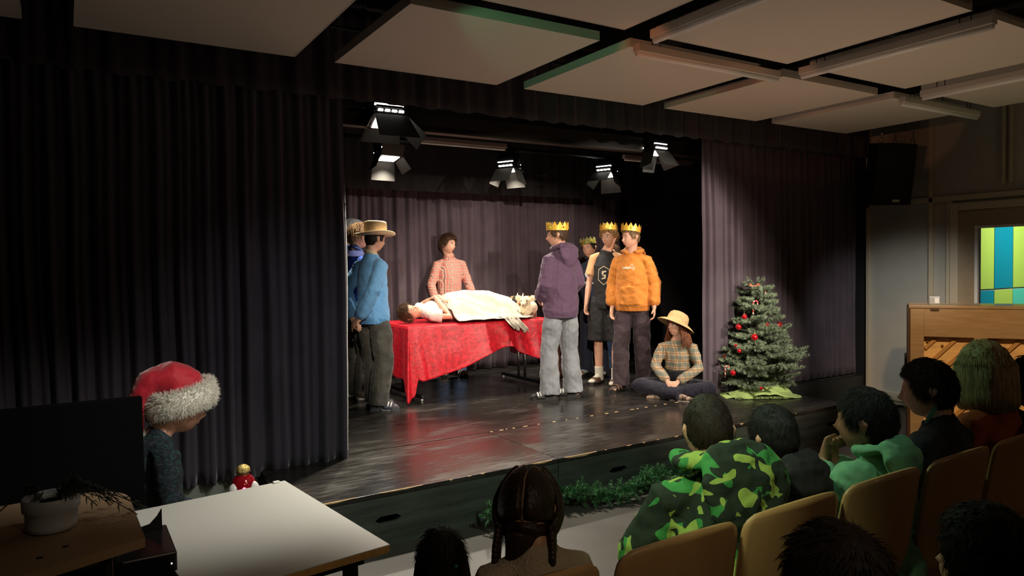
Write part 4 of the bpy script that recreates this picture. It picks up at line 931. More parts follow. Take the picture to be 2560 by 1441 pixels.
# head matrix: right -> ?, forward (face) tilted to the hall, up (crown) -> -x
fwd = V((.22, -.72, .62)).normalized(); cr = V((-.95, -.05, .28)); cr = (cr-fwd*cr.dot(fwd)).normalized(); rt = fwd.cross(cr)
hm = Matrix((rt, fwd, cr)).transposed()
E_ = Person('person lying on the draped table with arms folded, white shirt and cream blanket', ep, 90, 1.62, over=dict(pel=(.70, 0, .115), chest=(.40, 0, .125), neck=(.205, .0, .12), head=(.06, -.01, .115), shR=(.235, -.165, .09), shL=(.235, .165, .10), elR=(.46, -.27, .06), elL=(.36, .24, .20),
    wrR=(.375, -.05, .285), wrL=(.44, -.03, .29), hdR=(.0, .9, -.12), hdL=(.25, -.9, -.25), hnR=(.2, 0, -1), hnL=(.1, 0, -1), thR=-1, thL=1, curl=.5, hipR=(.72, -.09, .10), hipL=(.72, .09, .10), knR=(1.10, -.11, .21), knL=(1.10, .11, .17), anR=(1.40, -.08, .09), anL=(1.42, .10, .08), ftR=(.4, -.2, .9), ftL=(.4, .1, .9), fu=V((-1, 0, .15)).normalized()), hmat=hm, facef=False, armr=1.05)
# closed eyes
for q in (1, -1):
    bm = B(); loft(bm, [E_.hp((q*.015, .083, .000)), E_.hp((q*.0275, .0895, -.003)), E_.hp((q*.040, .081, .000))], [.0022]*3, seg=6); link('closed_eyelid', bm, M('brown_brow', (.08, .045, .025), .8), E_.root)
    bm = B(); loft(bm, [E_.hp((q*.014, .089, .022)), E_.hp((q*.028, .0885, .028)), E_.hp((q*.043, .080, .023))], [.0028]*3, seg=6); link('eyebrow', bm, MC['brown_brow'], E_.root)
bm = B(); loft(bm, [E_.hp((-.02, .083, -.052)), E_.hp((0, .098, -.060)), E_.hp((.02, .083, -.052))], [.003, .005, .003], seg=8); link('lips', bm, m_lip, E_.root)
es = E_.top('tee_shirt', fab('white_tee', (.62, .60, .55)), sleeve='short', loose=.026, hem=-.02, disp=.016, band=False)
E_.trousers(fab('grey_blue_trousers', (.12, .15, .19)), loose=.02, hemr=.06)
bm = B()
for S in 'RL':
    an = E_.P['an'+S]; kn = E_.P['kn'+S]; loft(bm, [an-V((.04, 0, .01)), an+V((.03, 0, .02)), an+V((.055, 0, .09)), an+V((.06, 0, .14))], [(.045, .045), (.048, .048), (.045, .035), (.03, .02)], ref=V((0, 1, 0)), seg=12)
remesh(link('socks', bm, fab('black_sock', 0), E_.root), .007, 2)
E_.hair(HB, thick=.016, seed=41, nstr=1000, slen=.045, back=-.5, front=.56)

# --- blanket over the legs, trailing over the table edge
def body_h(x, y):
    top = interp([(.40, .10), (.50, .255), (.60, .285), (.80, .275), (1.02, .285), (1.15, .25), (1.32, .185), (1.38, .15), (1.44, .03)], x)
    w = .235-.05*ss(1.1, 1.45, x)
    return top*math.exp(-(abs(y)/w)**2.6)
def interp(tab, x):
    for (a, b), (c, d) in zip(tab, tab[1:]):
        if x <= c: return b+(d-b)*max(0, (x-a)/(c-a))
    return tab[-1][1]
bm = B()
def bf(u, v):
    x = .45+.96*u; y = .38-.84*v
    n = noise.noise(V((x*2.5, y*3, 0)))
    fold = math.sin(30*y+5*x+5*n)*(.5+.5*noise.noise(V((x*2, y*2, 9))))
    z = body_h(x, y); z += .022*fold*ss(0, .12, z)+.010*math.sin(62*y+9*x+6*n)*ss(0, .1, z)+.012*fold*(1-ss(0, .12, z))+.012*noise.noise(V((x*9, y*7, 4)))+.020
    edge = .012*math.sin(x*13)+.03*noise.noise(V((x*3, 1, 0)))
    if v > .92: z = min(z, .02+.01*abs(fold))
    if u > .85: y = y*(1-.25*(u-.85)/.15)
    return V((x-.03*u*0+(.05*noise.noise(V((y*5, 2, 1))) if u in (0, 1) else 0), y+edge*v, max(z, .015)))
gridmesh(bm, 70, 60, bf)
bl = empty('cream_blanket', ep, 0, 'cream blanket over the lying person, end trailing off the table front', 'blanket')
m_bl = fab('cream_muslin', (.56, .50, .42), bump=.25, bscale=260)
solid(link('blanket_cloth', bm, m_bl, bl), .006, 1)
for qi, (x0, dx, ln, wd) in enumerate(((1.00, .08, .10, .06), (1.10, .09, .13, .055), (1.05, .05, .08, .05))):
    bm = B()
    def tf(u, v):
        path = [V((x0-.22, -.10, .10)), V((x0-.06, -.28, .055)), V((x0+.03, -.415, .030)), V((x0+dx*.7, -.475, -.035)), V((x0+dx*1.2, -.492, -ln*.7)), V((x0+dx*1.5, -.492, -ln))]
        t = v*(len(path)-1); i = min(int(t), len(path)-2); p = path[i].lerp(path[i+1], t-i)
        w = wd*(1.1-.35*v+.1*math.sin(9*v)); s_ = (u-.5)*2
        return p+V((s_*w, -.012*math.sin(u*PI*3+v*2)*(.5+v)-.012, .022*(1-s_*s_)*(1-v)+.006*math.cos(u*PI*3+v*2)*(1-v)+(.02*math.sin(u*9+qi*2) if v > .95 else 0)))
    gridmesh(bm, 22, 24, tf); solid(link('trailing_end', bm, m_bl, bl), .005, 1)

# --- table and red velvet cloth
tb = empty('folding_table', (2.93, 6.70, FZ), 0, 'folding table with steel legs under the red velvet cloth', 'table')
bm = B(); lohi(bm, (.02, .02, .745), (1.74, .92, .77), bev=.004); link('tabletop', bm, m_white, tb, False)
bm = B(); lohi(bm, (.12, .10, .70), (1.68, .13, .745)); lohi(bm, (.12, .81, .70), (1.68, .84, .745)); link('apron_rail', bm, m_dmetal, tb, False)
m_chrome = M('chrome', (.75, .75, .75), .15, 1)
for x in (.16, 1.66):
    bm = B(); lohi(bm, (x-.02, .02, .025), (x+.02, .92, .06), bev=.006); f_ = link('foot_bar', bm, m_dmetal, tb, False)
    for y in (.05, .89):
        bm = B(); ball(bm, (x, y, .014), .014, seg=10); link('glide', bm, m_white, f_)
    for y in (.40, .54):
        bm = B(); cyl(bm, (x, y, .06), (x, y, .70), .016); link('leg', bm, m_chrome, tb)
m_vel = M('red_crushed_velvet', (.42, .003, .012), .45, col2=(.74, .010, .026), scale=26, sheen=.3, bump=.28, bscale=30); MC['red_crushed_velvet'].node_tree.nodes['Principled BSDF'].inputs['Sheen Tint'].default_value = (1, .08, .12, 1)
cl = empty('red_tablecloth', (2.93, 6.70, FZ), 0, 'red crushed velvet cloth draped over the table with pointed corners', 'tablecloth')
W, Dp, Zt = 1.76, .94, .776
# lower hem height (above the stage) along the front, u = x
hemk = [(-.02, .06), (.03, .07), (.055, .25), (.09, .225), (.20, .235), (.45, .28), (.75, .37), (1.0, .475), (1.12, .505), (1.22, .50), (1.32, .43), (1.55, .33), (1.75, .16), (1.88, .05), (1.95, .05)]
def interp(tab, x):
    for (a, b), (c, d) in zip(tab, tab[1:]):
        if x <= c: return b+(d-b)*max(0, (x-a)/(c-a))
    return tab[-1][1]
bm = B()
gridmesh(bm, 60, 30, lambda u, v: V((W*u, Dp*v, Zt+.002*noise.noise(V((u*30, v*20, 0)))+.0015)))
def front(u, v):
    x = W*u; hz = interp(hemk, x); z = Zt-(Zt-hz)*v
    am = .035*v**.8*(.35+.9*math.exp(-((x-1.15)/.28)**2)+.5*math.exp(-((x-.12)/.12)**2))
    y = -.006-am*(.5+.5*math.sin(x*26+2*math.sin(x*4)-2*v))-.05*v*(1 if x > .02 else 1)-.02*v*noise.noise(V((x*3, v*2, 5)))
    return V((x+.02*v*math.sin(x*13), y, z))
gridmesh(bm, 150, 34, front)
def left(u, v):
    y = Dp*u; hz = interp([(0, .06), (.06, .20), (.12, .235), (.5, .26), (.94, .22)], y); z = Zt-(Zt-hz)*v
    return V((-.004-.028*v**.8*(.5+.5*math.sin(y*24+1))-.02*v, y-.05*v*(1-u), z))
gridmesh(bm, 60, 34, left)
# corner cone joining the two sides
def corner(u, v):
    a, b_ = left(0, v), front(0, v); p = a.lerp(b_, u); q = math.sin(PI*u)
    return V((p.x-.035*v*q, p.y-.045*v*q, Zt-(Zt-.06+.045*q)*v))
gridmesh(bm, 16, 34, corner)
def right(u, v):
    y = Dp*u; z = Zt-(Zt-.30)*v; return V((W+.004+.03*v*(.5+.5*math.sin(y*22)), y-.05*v*(1-u), z))
gridmesh(bm, 40, 20, right)
gridmesh(bm, 80, 20, lambda u, v: V((W*u, Dp+.004+.02*v*(.5+.5*math.sin(u*40)), Zt-(Zt-.42)*v)))
bmesh.ops.remove_doubles(bm, verts=bm.verts, dist=.004)
solid(link('velvet_drape', bm, m_vel, cl), .003, 1)

# --- plush animals on the table
pl = V(PX(1328, 796, TZ)); pl.z = TZ+.001
m_pl = M('cream_plush', (.78, .64, .44), .95, var=.12, scale=30, bump=.8, bscale=90, sheen=.4); m_plb = M('brown_plush', (.16, .08, .045), .95, bump=.8, bscale=90, sheen=.3)
def plush(loc, rz, s, m, m2, lab, horn=None):
    e = empty('plush_animal', loc, rz, lab, 'soft toy', 'soft toys on the table'); e.scale = (s, s, s)
    bm = B(); loft(bm, [(0, -.075, .105), (0, 0, .108), (0, .065, .11)], [(.075, .078), (.088, .088), (.075, .075)], ref=V((1, 0, 0)), seg=18); ball(bm, (0, .02, .07), (.078, .08, .05)); remesh(link('torso', bm, m, e), .007, 3, .006, .02)
    bm = B(); ball(bm, (0, .105, .185), (.058, .056, .056)); ball(bm, (0, .150, .155), (.036, .040, .034)); h = remesh(link('head', bm, m, e), .006, 3, .005, .02)
    for q in (1, -1):
        bm = B(); loft(bm, [(q*.04, .09, .20), (q*.075, .09, .215), (q*.110, .088, .222)], [(.020, .008), (.036, .010), (.026, .009)], ref=V((0, 0, 1)), seg=12); remesh(link('ear', bm, m, h), .005, 2, .003, .02)
        bm = B(); ball(bm, (q*.030, .150, .192), .007, seg=8); link('eye', bm, m_iris, h)
        for y in (-.055, .05):
            bm = B(); loft(bm, [(q*.042, y, .012), (q*.042, y, .06)], [.028, .030], seg=12); link('leg', bm, m2, e)
        if horn: bm = B(); loft(bm, [(q*.02, .10, .235), (q*.035, .09, .262), (q*.03, .08, .28)], [.010, .007, .002], seg=8); link('horn', bm, horn, h)
    bm = B(); ball(bm, (0, .182, .150), (.014, .008, .010), seg=8); link('nose', bm, m2, h)
    bm = B(); loft(bm, [(0, -.14, .13), (0, -.165, .10), (0, -.17, .06)], [.010, .008, .012], seg=8); link('tail', bm, m2, e)
    return e
plush(pl+V((-.02, .02, 0)), rad(128), 1.08, m_pl, m_plb, 'cream plush animal with round ears and brown feet on the red cloth')
plush(V((4.60, 7.20, TZ+.001)), rad(150), 1.0, M('golden_plush', (.38, .25, .10), .95, bump=.8, bscale=90), m_plb, 'smaller golden brown plush animal peeking out behind the cream one', m_pl)
# ================================================================ STAGE LIGHTS (measured places)
def along(px, py, yy): d = ray(px, py); return C0+d*(yy/d.y)
d4 = [(28, .135, .20), (30, .135, .20), (25, .10, .19), (25, .10, .19)]
stage_light(along(968, 305, 5.45), (2.2, 4.2, .3), 1.12, 'largest stage light, nearest, hanging from the beam by the left curtain', 420, 75, [(16, .15, .24), (60, .15, .1), (30, .09, .20), (35, .10, .18)])
stage_light(along(970, 395, 6.95), (2.9, 6.5, .7), .98, 'stage light directly below the largest one, with a raised top flap', 170, 120, [(150, .13, .12), (20, .14, .2), (30, .10, .15), (30, .10, .15)])
stage_light(along(1272, 425, 6.95), (4.0, 6.8, .6), .92, 'stage light hanging above the lying person, middle of the three rear ones', 190, 130, d4)
stage_light(along(1515, 437, 6.95), (5.1, 6.7, .7), .95, 'stage light above the curly-haired person, rightmost of the rear ones', 130, 85, [(35, .15, .2), (30, .15, .2), (30, .10, .17), (24, .10, .17)])
stage_light(along(1640, 382, 5.45), (5.2, 5.0, .4), .85, 'stage light with bright white flaps on the front beam, rightmost', 90, 80, [(25, .12, .22), (20, .10, .2), (30, .10, .2), (34, .12, .2)])
bm = B(); loft(bm, [V((4.35, 6.95, 3.03)), V((4.5, 6.93, 2.80)), V((4.75, 6.9, 2.76)), V((5.0, 6.93, 2.88)), V((5.1, 6.95, 3.03))], [.006]*5, seg=6)
tag(link('power_cable', bm, m_dmetal), 'thin black cable looping below the rear lighting pipe', 'cable')

# ================================================================ FIR TREE
random.seed(77)
tp = PX(1893, 985); tr = empty('fir_tree', tp, 0, 'small artificial fir tree with red baubles at the right end of the stage', 'christmas tree')
m_fir = M('fir_needles', (.14, .19, .115), .75, col2=(.24, .30, .19), scale=7); m_tip = M('fir_tips', (.42, .48, .33), .7, var=.15, scale=30)
bm = B(); loft(bm, [(0, 0, 0), (.0, 0, .7), (.01, 0, 1.18)], [.022, .016, .005], seg=8)
for a in range(4): loft(bm, [(0, 0, .12), (.14*math.cos(a*1.57+.4), .14*math.sin(a*1.57+.4), .01)], [.010, .008], seg=6)
link('trunk', bm, M('trunk_brown', (.05, .035, .02), .8), tr)
bmN = B(); bmT = B(); bmW = B()
def needle(bm, p, d, l, w):
    b = orth(d, V((random.gauss(0, 1), random.gauss(0, 1), random.gauss(0, 1))))*w
    bm.faces.new((bm.verts.new(p-b), bm.verts.new(p+b), bm.verts.new(p+d*l)))
def brush(p0, p1, r=.029, n=110):
    n = int(n*1.7)
    ax = (p1-p0); L = ax.length; ax = ax/L
    loft(bmW, [p0, p1], [.004, .003], seg=4, caps='nn')
    for i in range(n):
        t = i/n; p = p0.lerp(p1, t); s_ = V((random.gauss(0, 1), random.gauss(0, 1), random.gauss(0, 1))); s_ = orth(ax, s_)
        dd = (s_*.9+ax*(.55+1.1*max(0, t-.85)/.15*random.random()*1.6)).normalized(); tip = t > .80
        needle(bmT if (tip and random.random() < .65) or random.random() < .10 else bmN, p, dd, r*(1.15 if not tip else 1.0)*random.uniform(.8, 1.15), .0022)
def sidebr(o, d, L, n):
    up_ = V((0, 0, 1)); brush(o+d*L*.2, o+d*L, n=int(90*L/.2))
    for q in range(n):
        t = .35+.6*q/n; p = o+d*L*t; s_ = orth(d, V((0, 0, 1)).cross(d)*(1 if q % 2 else -1)+V((0, 0, random.uniform(-.25, .35))))
        brush(p, p+(d*.75+s_*.8).normalized()*L*random.uniform(.28, .45)*(1.1-t*.4), n=60)
levels = [(.16, .40, 11), (.24, .44, 12), (.33, .42, 12), (.43, .38, 12), (.53, .35, 11), (.63, .31, 10), (.73, .28, 9), (.83, .26, 8), (.93, .24, 8), (1.02, .21, 8), (1.11, .19, 7), (1.19, .16, 6)]
for li, (z, L, n) in enumerate([(z*.94, L, n) for z, L, n in levels]):
    n = int(n*1.15)
    for i in range(n):
        a = 2*PI*(i+.5*(li % 2))/n+random.uniform(-.18, .18); LL = L*random.uniform(.84, 1.1)
        if z < .5 and math.cos(a-rad(-38)) > .5: LL *= 1.08
        d = V((math.cos(a), math.sin(a), random.uniform(-.12, .42)+.15*(z > .9))).normalized(); sidebr(V((0, 0, z*.97+random.uniform(-.05, .04))), d, LL, 8 if L > .2 else 6)
for a in (.5, 2.6, 4.6): brush(V((0, 0, 1.10)), V((.10*math.cos(a), .10*math.sin(a), 1.22)))
fo = link('foliage', bmN, m_fir, tr, False); tp_ = link('pale_needle_tips', bmT, m_tip, tr, False); link('twigs', bmW, MC['trunk_brown'], tr)
m_bau = M('red_bauble', (.55, .008, .015), .12, .35, coat=1); m_gold = M('gold_cap', (.8, .6, .3), .3, 1)
def treept(px, py, r=.0):
    d = ray(px, py); t = (V((tp.x, tp.y, 0))-V((0, 0, 0))).dot(V((_f.x, _f.y, 0)).normalized())
    dep = (tp-C0).dot(_f); z = (C0+d*dep).z-FZ; rad_ = max(.06, .44*(1-z/1.42))+.02; lat = abs((C0+d*dep-tp).dot(_r)); fwd_ = math.sqrt(max(0, rad_**2-lat**2))
    return C0+d*(dep-fwd_)
for i, (x, y, s, lab) in enumerate(((1861, 793, 1, 'dark red bauble upper left on the fir tree'), (1846, 818, 1.15, 'glossy red bauble at the left outline, upper half of the tree'), (1917, 816, 1.1, 'red bauble right of the middle, under a twig'), (1948, 813, 1.15, 'red bauble at the right outline of the fir tree'), (1886, 844, 1.25, 'large red bauble in the centre of the fir tree'), (1848, 878, .8, 'small dark red bauble lower left of the central one'), (1812, 894, .85, 'small pinkish red bauble at the far left outline'), (1832, 933, 1.05, 'glossy red bauble low on the left beside a candy cane'), (1903, 972, .6, 'tiny red bauble near the foot of the fir tree'), (1840, 865, .7, 'small rosy bauble above the small dark red one'))):
    p = treept(x, y); e = empty('bauble', p, 0, lab, 'bauble', 'red baubles on the fir tree')
    r = .028*s; bm = B(); ball(bm, (0, 0, 0), r, seg=20); link('ball', bm, m_bau, e)
    bm = B(); cyl(bm, (0, 0, r*.95), (0, 0, r*1.25), r*.28, 10); loft(bm, [(0, 0, r*1.2), (.004, 0, r*1.7), (0, 0, r*2.2)], [.0012]*3, seg=5); link('cap', bm, m_gold, e)
def cane(px, py, s, rz, lab):
    p = treept(px, py); e = empty('candy_cane', p, rz, lab, 'candy cane', 'candy canes on the fir tree')
    m = M('candy_stripes', (.8, .72, .62), .3); 
    if not m.get('done'):
        m['done'] = 1; N, L, b = nodes(m); w_ = N.new('ShaderNodeTexWave'); w_.inputs['Scale'].default_value = 14; w_.bands_direction = 'DIAGONAL'; tc = N.new('ShaderNodeTexCoord'); L.new(tc.outputs['Object'], w_.inputs[0]); r = N.new('ShaderNodeValToRGB'); r.color_ramp.interpolation = 'CONSTANT'; r.color_ramp.elements[0].color = (.8, .7, .6, 1); r.color_ramp.elements[1].color = (.6, .04, .03, 1); r.color_ramp.elements[1].position = .5; L.new(w_.outputs[0], r.inputs[0]); L.new(r.outputs[0], b.inputs['Base Color'])
    pts = [V((0, 0, -.07)), V((0, 0, .02))]+[V((.018-.018*math.cos(a), 0, .02+.018*math.sin(a))) for a in (.5, 1.1, 1.6, 2.2, 2.8)]+[V((.036, 0, .008))]
    bm = B(); loft(bm, [q*s for q in pts], [.0065*s]*len(pts), seg=8); link('cane', bm, m, e)
cane(1883, 764, 1.25, rad(-32), 'striped candy cane hanging in the upper middle of the fir tree'); cane(1813, 925, 1.1, rad(-32), 'striped candy cane hanging at the lower left of the fir tree'); cane(1914, 735, 1.0, rad(60), 'thin red candy cane at the upper right of the fir tree')
p = treept(1884, 716); e = empty('ribbon_bow', p, rad(-32), 'salmon ribbon bow near the top of the fir tree', 'bow'); bm = B()
for q in (1, -1):
    for a, l in ((.35, .06), (-.9, .05)):
        d = V((q*math.cos(a), -.2, math.sin(a))); s_ = orth(d, V((0, 1, .6)))
        loft(bm, [V((0, 0, 0)), d*l*.5, d*l, d*l*.5+V((0, -.012, .012))], [(.006, .003), (.016, .003), (.018, .003), (.006, .003)], ref=s_, seg=8)
link('loops', bm, M('salmon_ribbon', (.65, .18, .11), .4), e); bm = B(); ball(bm, (0, -.01, 0), .012); link('knot', bm, M('salmon_ribbon', 0), e)
# green throw round the foot of the tree
th = empty('green_throw', tp, rad(-32), 'lime green fringed throw heaped round the foot of the fir tree', 'throw'); m_thr = fab('lime_wool', (.46, .60, .20), bump=.5, bscale=150)
bm = B()
def tf(u, v):
    x = -.34+.68*u; y = -.30+.46*v; r = math.hypot(x/.36, (y+.07)/.26)
    z = .11*max(0, 1-r**3)*(.5+.5*math.sin(14*y+5*x+3*noise.noise(V((x*5, y*5, 2)))))+.02*noise.noise(V((x*9, y*11, 7)))+.13*math.exp(-((x-.16)/.12)**2-((y-.03)/.09)**2)*(.6+.4*math.sin(20*x+12*y))
    return V((x+.03*noise.noise(V((y*6, 3, x))), y+.035*noise.noise(V((x*7, 1, 0))), max(.008, z+.018)))
gridmesh(bm, 60, 44, tf); o = solid(link('throw_cloth', bm, m_thr, th), .008, 1)
bm = B()
for i in range(46):
    x = -.34-random.uniform(0, .02); y = -.26+.40*i/46; loft(bm, [V((x+.04, y, .018)), V((x, y+random.uniform(-.01, .01), .013)), V((x-.05, y+random.uniform(-.02, .02), .006))], [.004, .004, .003], seg=5)
for i in range(60):
    x = -.32+.55*i/60; y = -.295; loft(bm, [V((x, y+.03, .018)), V((x+random.uniform(-.01, .01), y, .010)), V((x+random.uniform(-.01, .01), y-.022, .006))], [.003, .003, .002], seg=5)
link('fringe', bm, m_thr, th)

# ---- evergreen garland on the hall floor along the stage front
random.seed(8); bmN = B(); bmT = B(); bmW = B()
for i in range(620):
    t = i/620; x = 2.25+2.7*t; c = V((x, 4.0+.06*math.sin(x*5), .09+.03*math.sin(x*9))); d = V((random.gauss(0, .8), random.gauss(0, 1), random.gauss(.25, .8))).normalized()
    brush(c, c+d*random.uniform(.05, .12), r=.02, n=46)
g = empty('pine_garland', (2.25, 4.0, 0), 0, 'bushy green pine garland lying along the foot of the stage front', 'garland')
for bm_, m_, n_ in ((bmN, M('garland_needles', (.03, .16, .05), .6, col2=(.07, .30, .10), scale=9), 'needles'), (bmT, M('garland_tips', (.09, .26, .10), .6), 'needle_tips'), (bmW, MC['trunk_brown'], 'stems')):
    bmesh.ops.translate(bm_, vec=(-2.25, -4.0, 0), verts=bm_.verts); link(n_, bm_, m_, g, False)

# ---- bag behind the sitting person, cables
bgp = PX(1755, 900); e = empty('duffel_bag', bgp, rad(20), 'grey bag with straps lying on the stage behind the sun hat wearer', 'bag'); bm = B(); loft(bm, [(-.16, 0, .08), (0, 0, .13), (.2, 0, .11)], [(.07, .07), (.12, .12), (.10, .1)], ref=V((0, 1, 0)), seg=16); o = remesh(link('bag_body', bm, fab('grey_nylon', (.10, .10, .10)), e), .012, 2, .03, .08)
bm = B(); loft(bm, [(-.1, -.12, .03), (0, -.16, .02), (.12, -.13, .04), (.1, -.1, .14)], [(.015, .004)]*4, seg=6); link('strap', bm, M('light_strap', (.5, .5, .48), .7), e)
bm = B(); random.seed(2)
for q in range(3):
    p0 = PX(2150, 985, 0)+V((.02*q, 0, .02)); loft(bm, [p0, p0+V((.05, .02, .05+.02*q)), p0+V((.12, 0, .07)), p0+V((.2, -.05, .02)), p0+V((.3, -.1, .01))], [.005]*5, seg=6)
tag(link('white_cable', bm, m_white), 'bundle of white cable looping on the floor by the right wall', 'cable')
bm = B(); pts = []
for i in range(40): a = i*.55; pts.append(PX(2235+20*math.cos(a)+i*.6, 1013+6*math.sin(a), 0)+V((0, 0, .01+.004*(i % 3))))
loft(bm, pts, [.006]*40, seg=6); tag(link('black_cable', bm, m_dmetal), 'tangled black cable on the floor beside the piano', 'cable')

# ================================================================ PIANO (its back turned to the hall)
pc = V((6.68, 3.69, 0)); pdir = V((.44, -.76, 0)).normalized(); pa = math.atan2(pdir.y, pdir.x)
pn = empty('upright_piano', pc, pa, 'light wood upright piano with its back and ribbed soundboard facing the hall', 'piano')
# local: +x along the back to the right of the photo, back face at y=0, +y away from the hall
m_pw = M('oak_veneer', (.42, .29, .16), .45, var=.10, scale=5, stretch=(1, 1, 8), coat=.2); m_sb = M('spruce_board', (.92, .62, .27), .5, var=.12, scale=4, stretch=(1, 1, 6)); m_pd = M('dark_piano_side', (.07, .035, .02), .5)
Lp, Hp = 1.5, 1.305
bm = B()
for a in (((0, -.02, 0), (.11, .10, Hp-.03)), ((Lp-.11, -.02, 0), (Lp, .10, Hp-.03)), ((.50, -.02, 0), (.60, .10, Hp-.03)), ((1.0, -.02, 0), (1.1, .10, Hp-.03)), ((.11, -.018, Hp-.29), (Lp-.11, .10, Hp-.03)), ((.11, -.018, .0), (Lp-.11, .10, .16))): lohi(bm, *a, bev=.003)
link('back_frame', bm, m_pw, pn, False)
bm = B(); lohi(bm, (-.015, -.03, Hp-.028), (Lp+.015, .40, Hp), bev=.005); ld = link('lid', bm, m_pw, pn, False)
bm = B(); lohi(bm, (.16, -.035, Hp-.045), (.23, -.02, Hp-.022)); link('hinge', bm, m_brnl, ld, False)
bm = B(); lohi(bm, (.11, .085, .16), (Lp-.11, .10, Hp-.29)); link('soundboard', bm, m_sb, pn, False)
for i in range(13):
    x0 = -.55+i*.16; bm = B(); z0, z1 = .16, Hp-.29; pts = []
    a, b_ = V((x0, .055, z0)), V((x0+.78, .055, z1))
    # clip to the frame opening
    def cl_(p, q, lo, hi):
        d = q-p; t0, t1 = 0, 1
        if d.x: t0 = max(t0, (lo-p.x)/d.x); t1 = min(t1, (hi-p.x)/d.x)
        return (p+d*t0, p+d*t1) if t1 > t0+.03 else None
    r = cl_(a, b_, .12, Lp-.12)
    if not r: bm.free(); continue
    q0, q1 = r; s_ = (q1-q0).normalized().cross(V((0, 1, 0)))*.014
    prism(bm, [q0-s_+V((0, 0, 0)), q1-s_, q1+s_, q0+s_], None, (0, .03, 0)); link('rib', bm, M('rib_wood', (.62, .35, .12), .5), pn, False)
bm = B()
for x, z in ((.14, .96), (.26, .925), (1.3, .40), (.9, .45)): ball(bm, (x, .07, z), (.012, .016, .012), seg=10)
link('bolt', bm, M('brass_bolt', (.35, .2, .08), .35, .8), pn)
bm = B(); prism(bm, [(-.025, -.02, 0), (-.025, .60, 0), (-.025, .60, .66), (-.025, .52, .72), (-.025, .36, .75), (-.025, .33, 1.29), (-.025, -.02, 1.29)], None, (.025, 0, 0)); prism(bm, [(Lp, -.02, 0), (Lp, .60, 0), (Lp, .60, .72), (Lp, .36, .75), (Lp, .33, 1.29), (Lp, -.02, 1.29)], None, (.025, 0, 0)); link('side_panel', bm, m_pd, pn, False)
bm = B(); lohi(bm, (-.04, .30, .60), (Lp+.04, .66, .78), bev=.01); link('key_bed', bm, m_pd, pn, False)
bm = B(); lohi(bm, (0, .30, .75), (Lp, .33, Hp-.03)); lohi(bm, (0, .33, .08), (Lp, .35, .62)); link('front_panel', bm, m_pw, pn, False)
e = empty('metronome', pc+pdir*.20+V((.0, .0, Hp))+V((-pdir.y, pdir.x, 0))*.14, pa, 'small grey box on the left end of the piano lid', 'box'); bm = B(); lohi(bm, (-.045, -.03, 0), (.045, .03, .075), bev=.006); link('case', bm, M('grey_plastic', (.35, .35, .33), .4), e, False); bm = B(); lohi(bm, (.0, -.034, .012), (.035, -.03, .062)); link('front_cover', bm, m_white, e, False); e.name = 'grey_box'

# ---- loudspeakers
def speaker(p, rz, tilt, lab, tag_rz=0):
    e = empty('wall_loudspeaker', p, rz, lab, 'loudspeaker', 'hanging loudspeakers'); e.rotation_euler = (rad(tilt), 0, rz)
    m_s = M('speaker_black', (.007, .007, .008), .55, bump=.3, bscale=300)
    bm = B(); prism(bm, [(-.21, -.17, -.36), (.21, -.17, -.36), (.15, .17, -.36), (-.15, .17, -.36)], None, (0, 0, .66)); link('cabinet', bm, m_s, e, False)
    bm = B(); lohi(bm, (-.20, -.178, -.35), (.20, -.17, .29)); link('grille', bm, M('grille_cloth', (.009, .009, .01), .9, bump=.6, bscale=500), e, False)
    bm = B(); lohi(bm, (.0, -.183, -.325), (.075, -.178, -.298)); lg = link('badge', bm, M('badge_silver', (.55, .55, .52), .4), e, False)
    for x in (-.13, .11):
        bm = B(); n = 14
        loft(bm, [V((x+.03*math.cos(a), -.05, .345+.03*math.sin(a))) for a in [2*PI*i/n for i in range(n+1)]], [.004]*(n+1), seg=6); loft(bm, [(x, -.05, .375), (x, -.05, .43)], [.006, .006], seg=6); h = link('eye_bolt', bm, m_steel, e)
        bm = B(); cyl(bm, (x, -.05, .43), (x, -.05, .75), .003, 6); link('wire', bm, m_dmetal, h)
    return e
sp_ = PD(2218, 428, 8.0); speaker(sp_, rad(-32), 12, 'large black loudspeaker hanging from two rings by the right wall')
sp2 = PD(-35, 215, 4.3); speaker(sp2, rad(14), 12, 'black loudspeaker hanging in the dark at the top left corner')

# ================================================================ WHITE TABLE, FIGURINE, TROLLEY IN FRONT
t0 = V((.85, 3.42, 0)); wt = empty('white_table', t0, rad(186.5), 'white topped table with an oak edge in front of the left curtain', 'table')
# local x to the left of the photo, y towards the camera
TH = .735; LW, LD = .66, 1.02
bm = B(); lohi(bm, (0, 0, TH-.004), (LW, LD, TH), bev=.002); link('laminate_top', bm, M('white_laminate', (.62, .62, .57), .42), wt, False)
bm = B(); lohi(bm, (.001, .001, TH-.030), (LW-.001, LD-.001, TH-.004), bev=.003); link('oak_edge', bm, M('oak_edge', (.56, .32, .10), .5, var=.1, scale=6, stretch=(8, 8, 1)), wt, False)
for x, y in ((.07, .07), (LW-.07, .07), (.12, LD-.08), (LW-.07, LD-.08)):
    bm = B(); lohi(bm, (x-.022, y-.022, 0), (x+.022, y+.022, TH-.03), bev=.004); link('leg', bm, m_dmetal, wt, False)
bm = B(); lohi(bm, (.07, .06, TH-.075), (LW-.07, .08, TH-.03)); lohi(bm, (.07, LD-.09, TH-.075), (LW-.07, LD-.07, TH-.03)); link('apron_rail', bm, m_dmetal, wt, False)
bm = B(); lohi(bm, (.03, -.0, TH), (.06, .02, TH+.008), bev=.003); link('edge_clip', bm, m_white, wt, False)
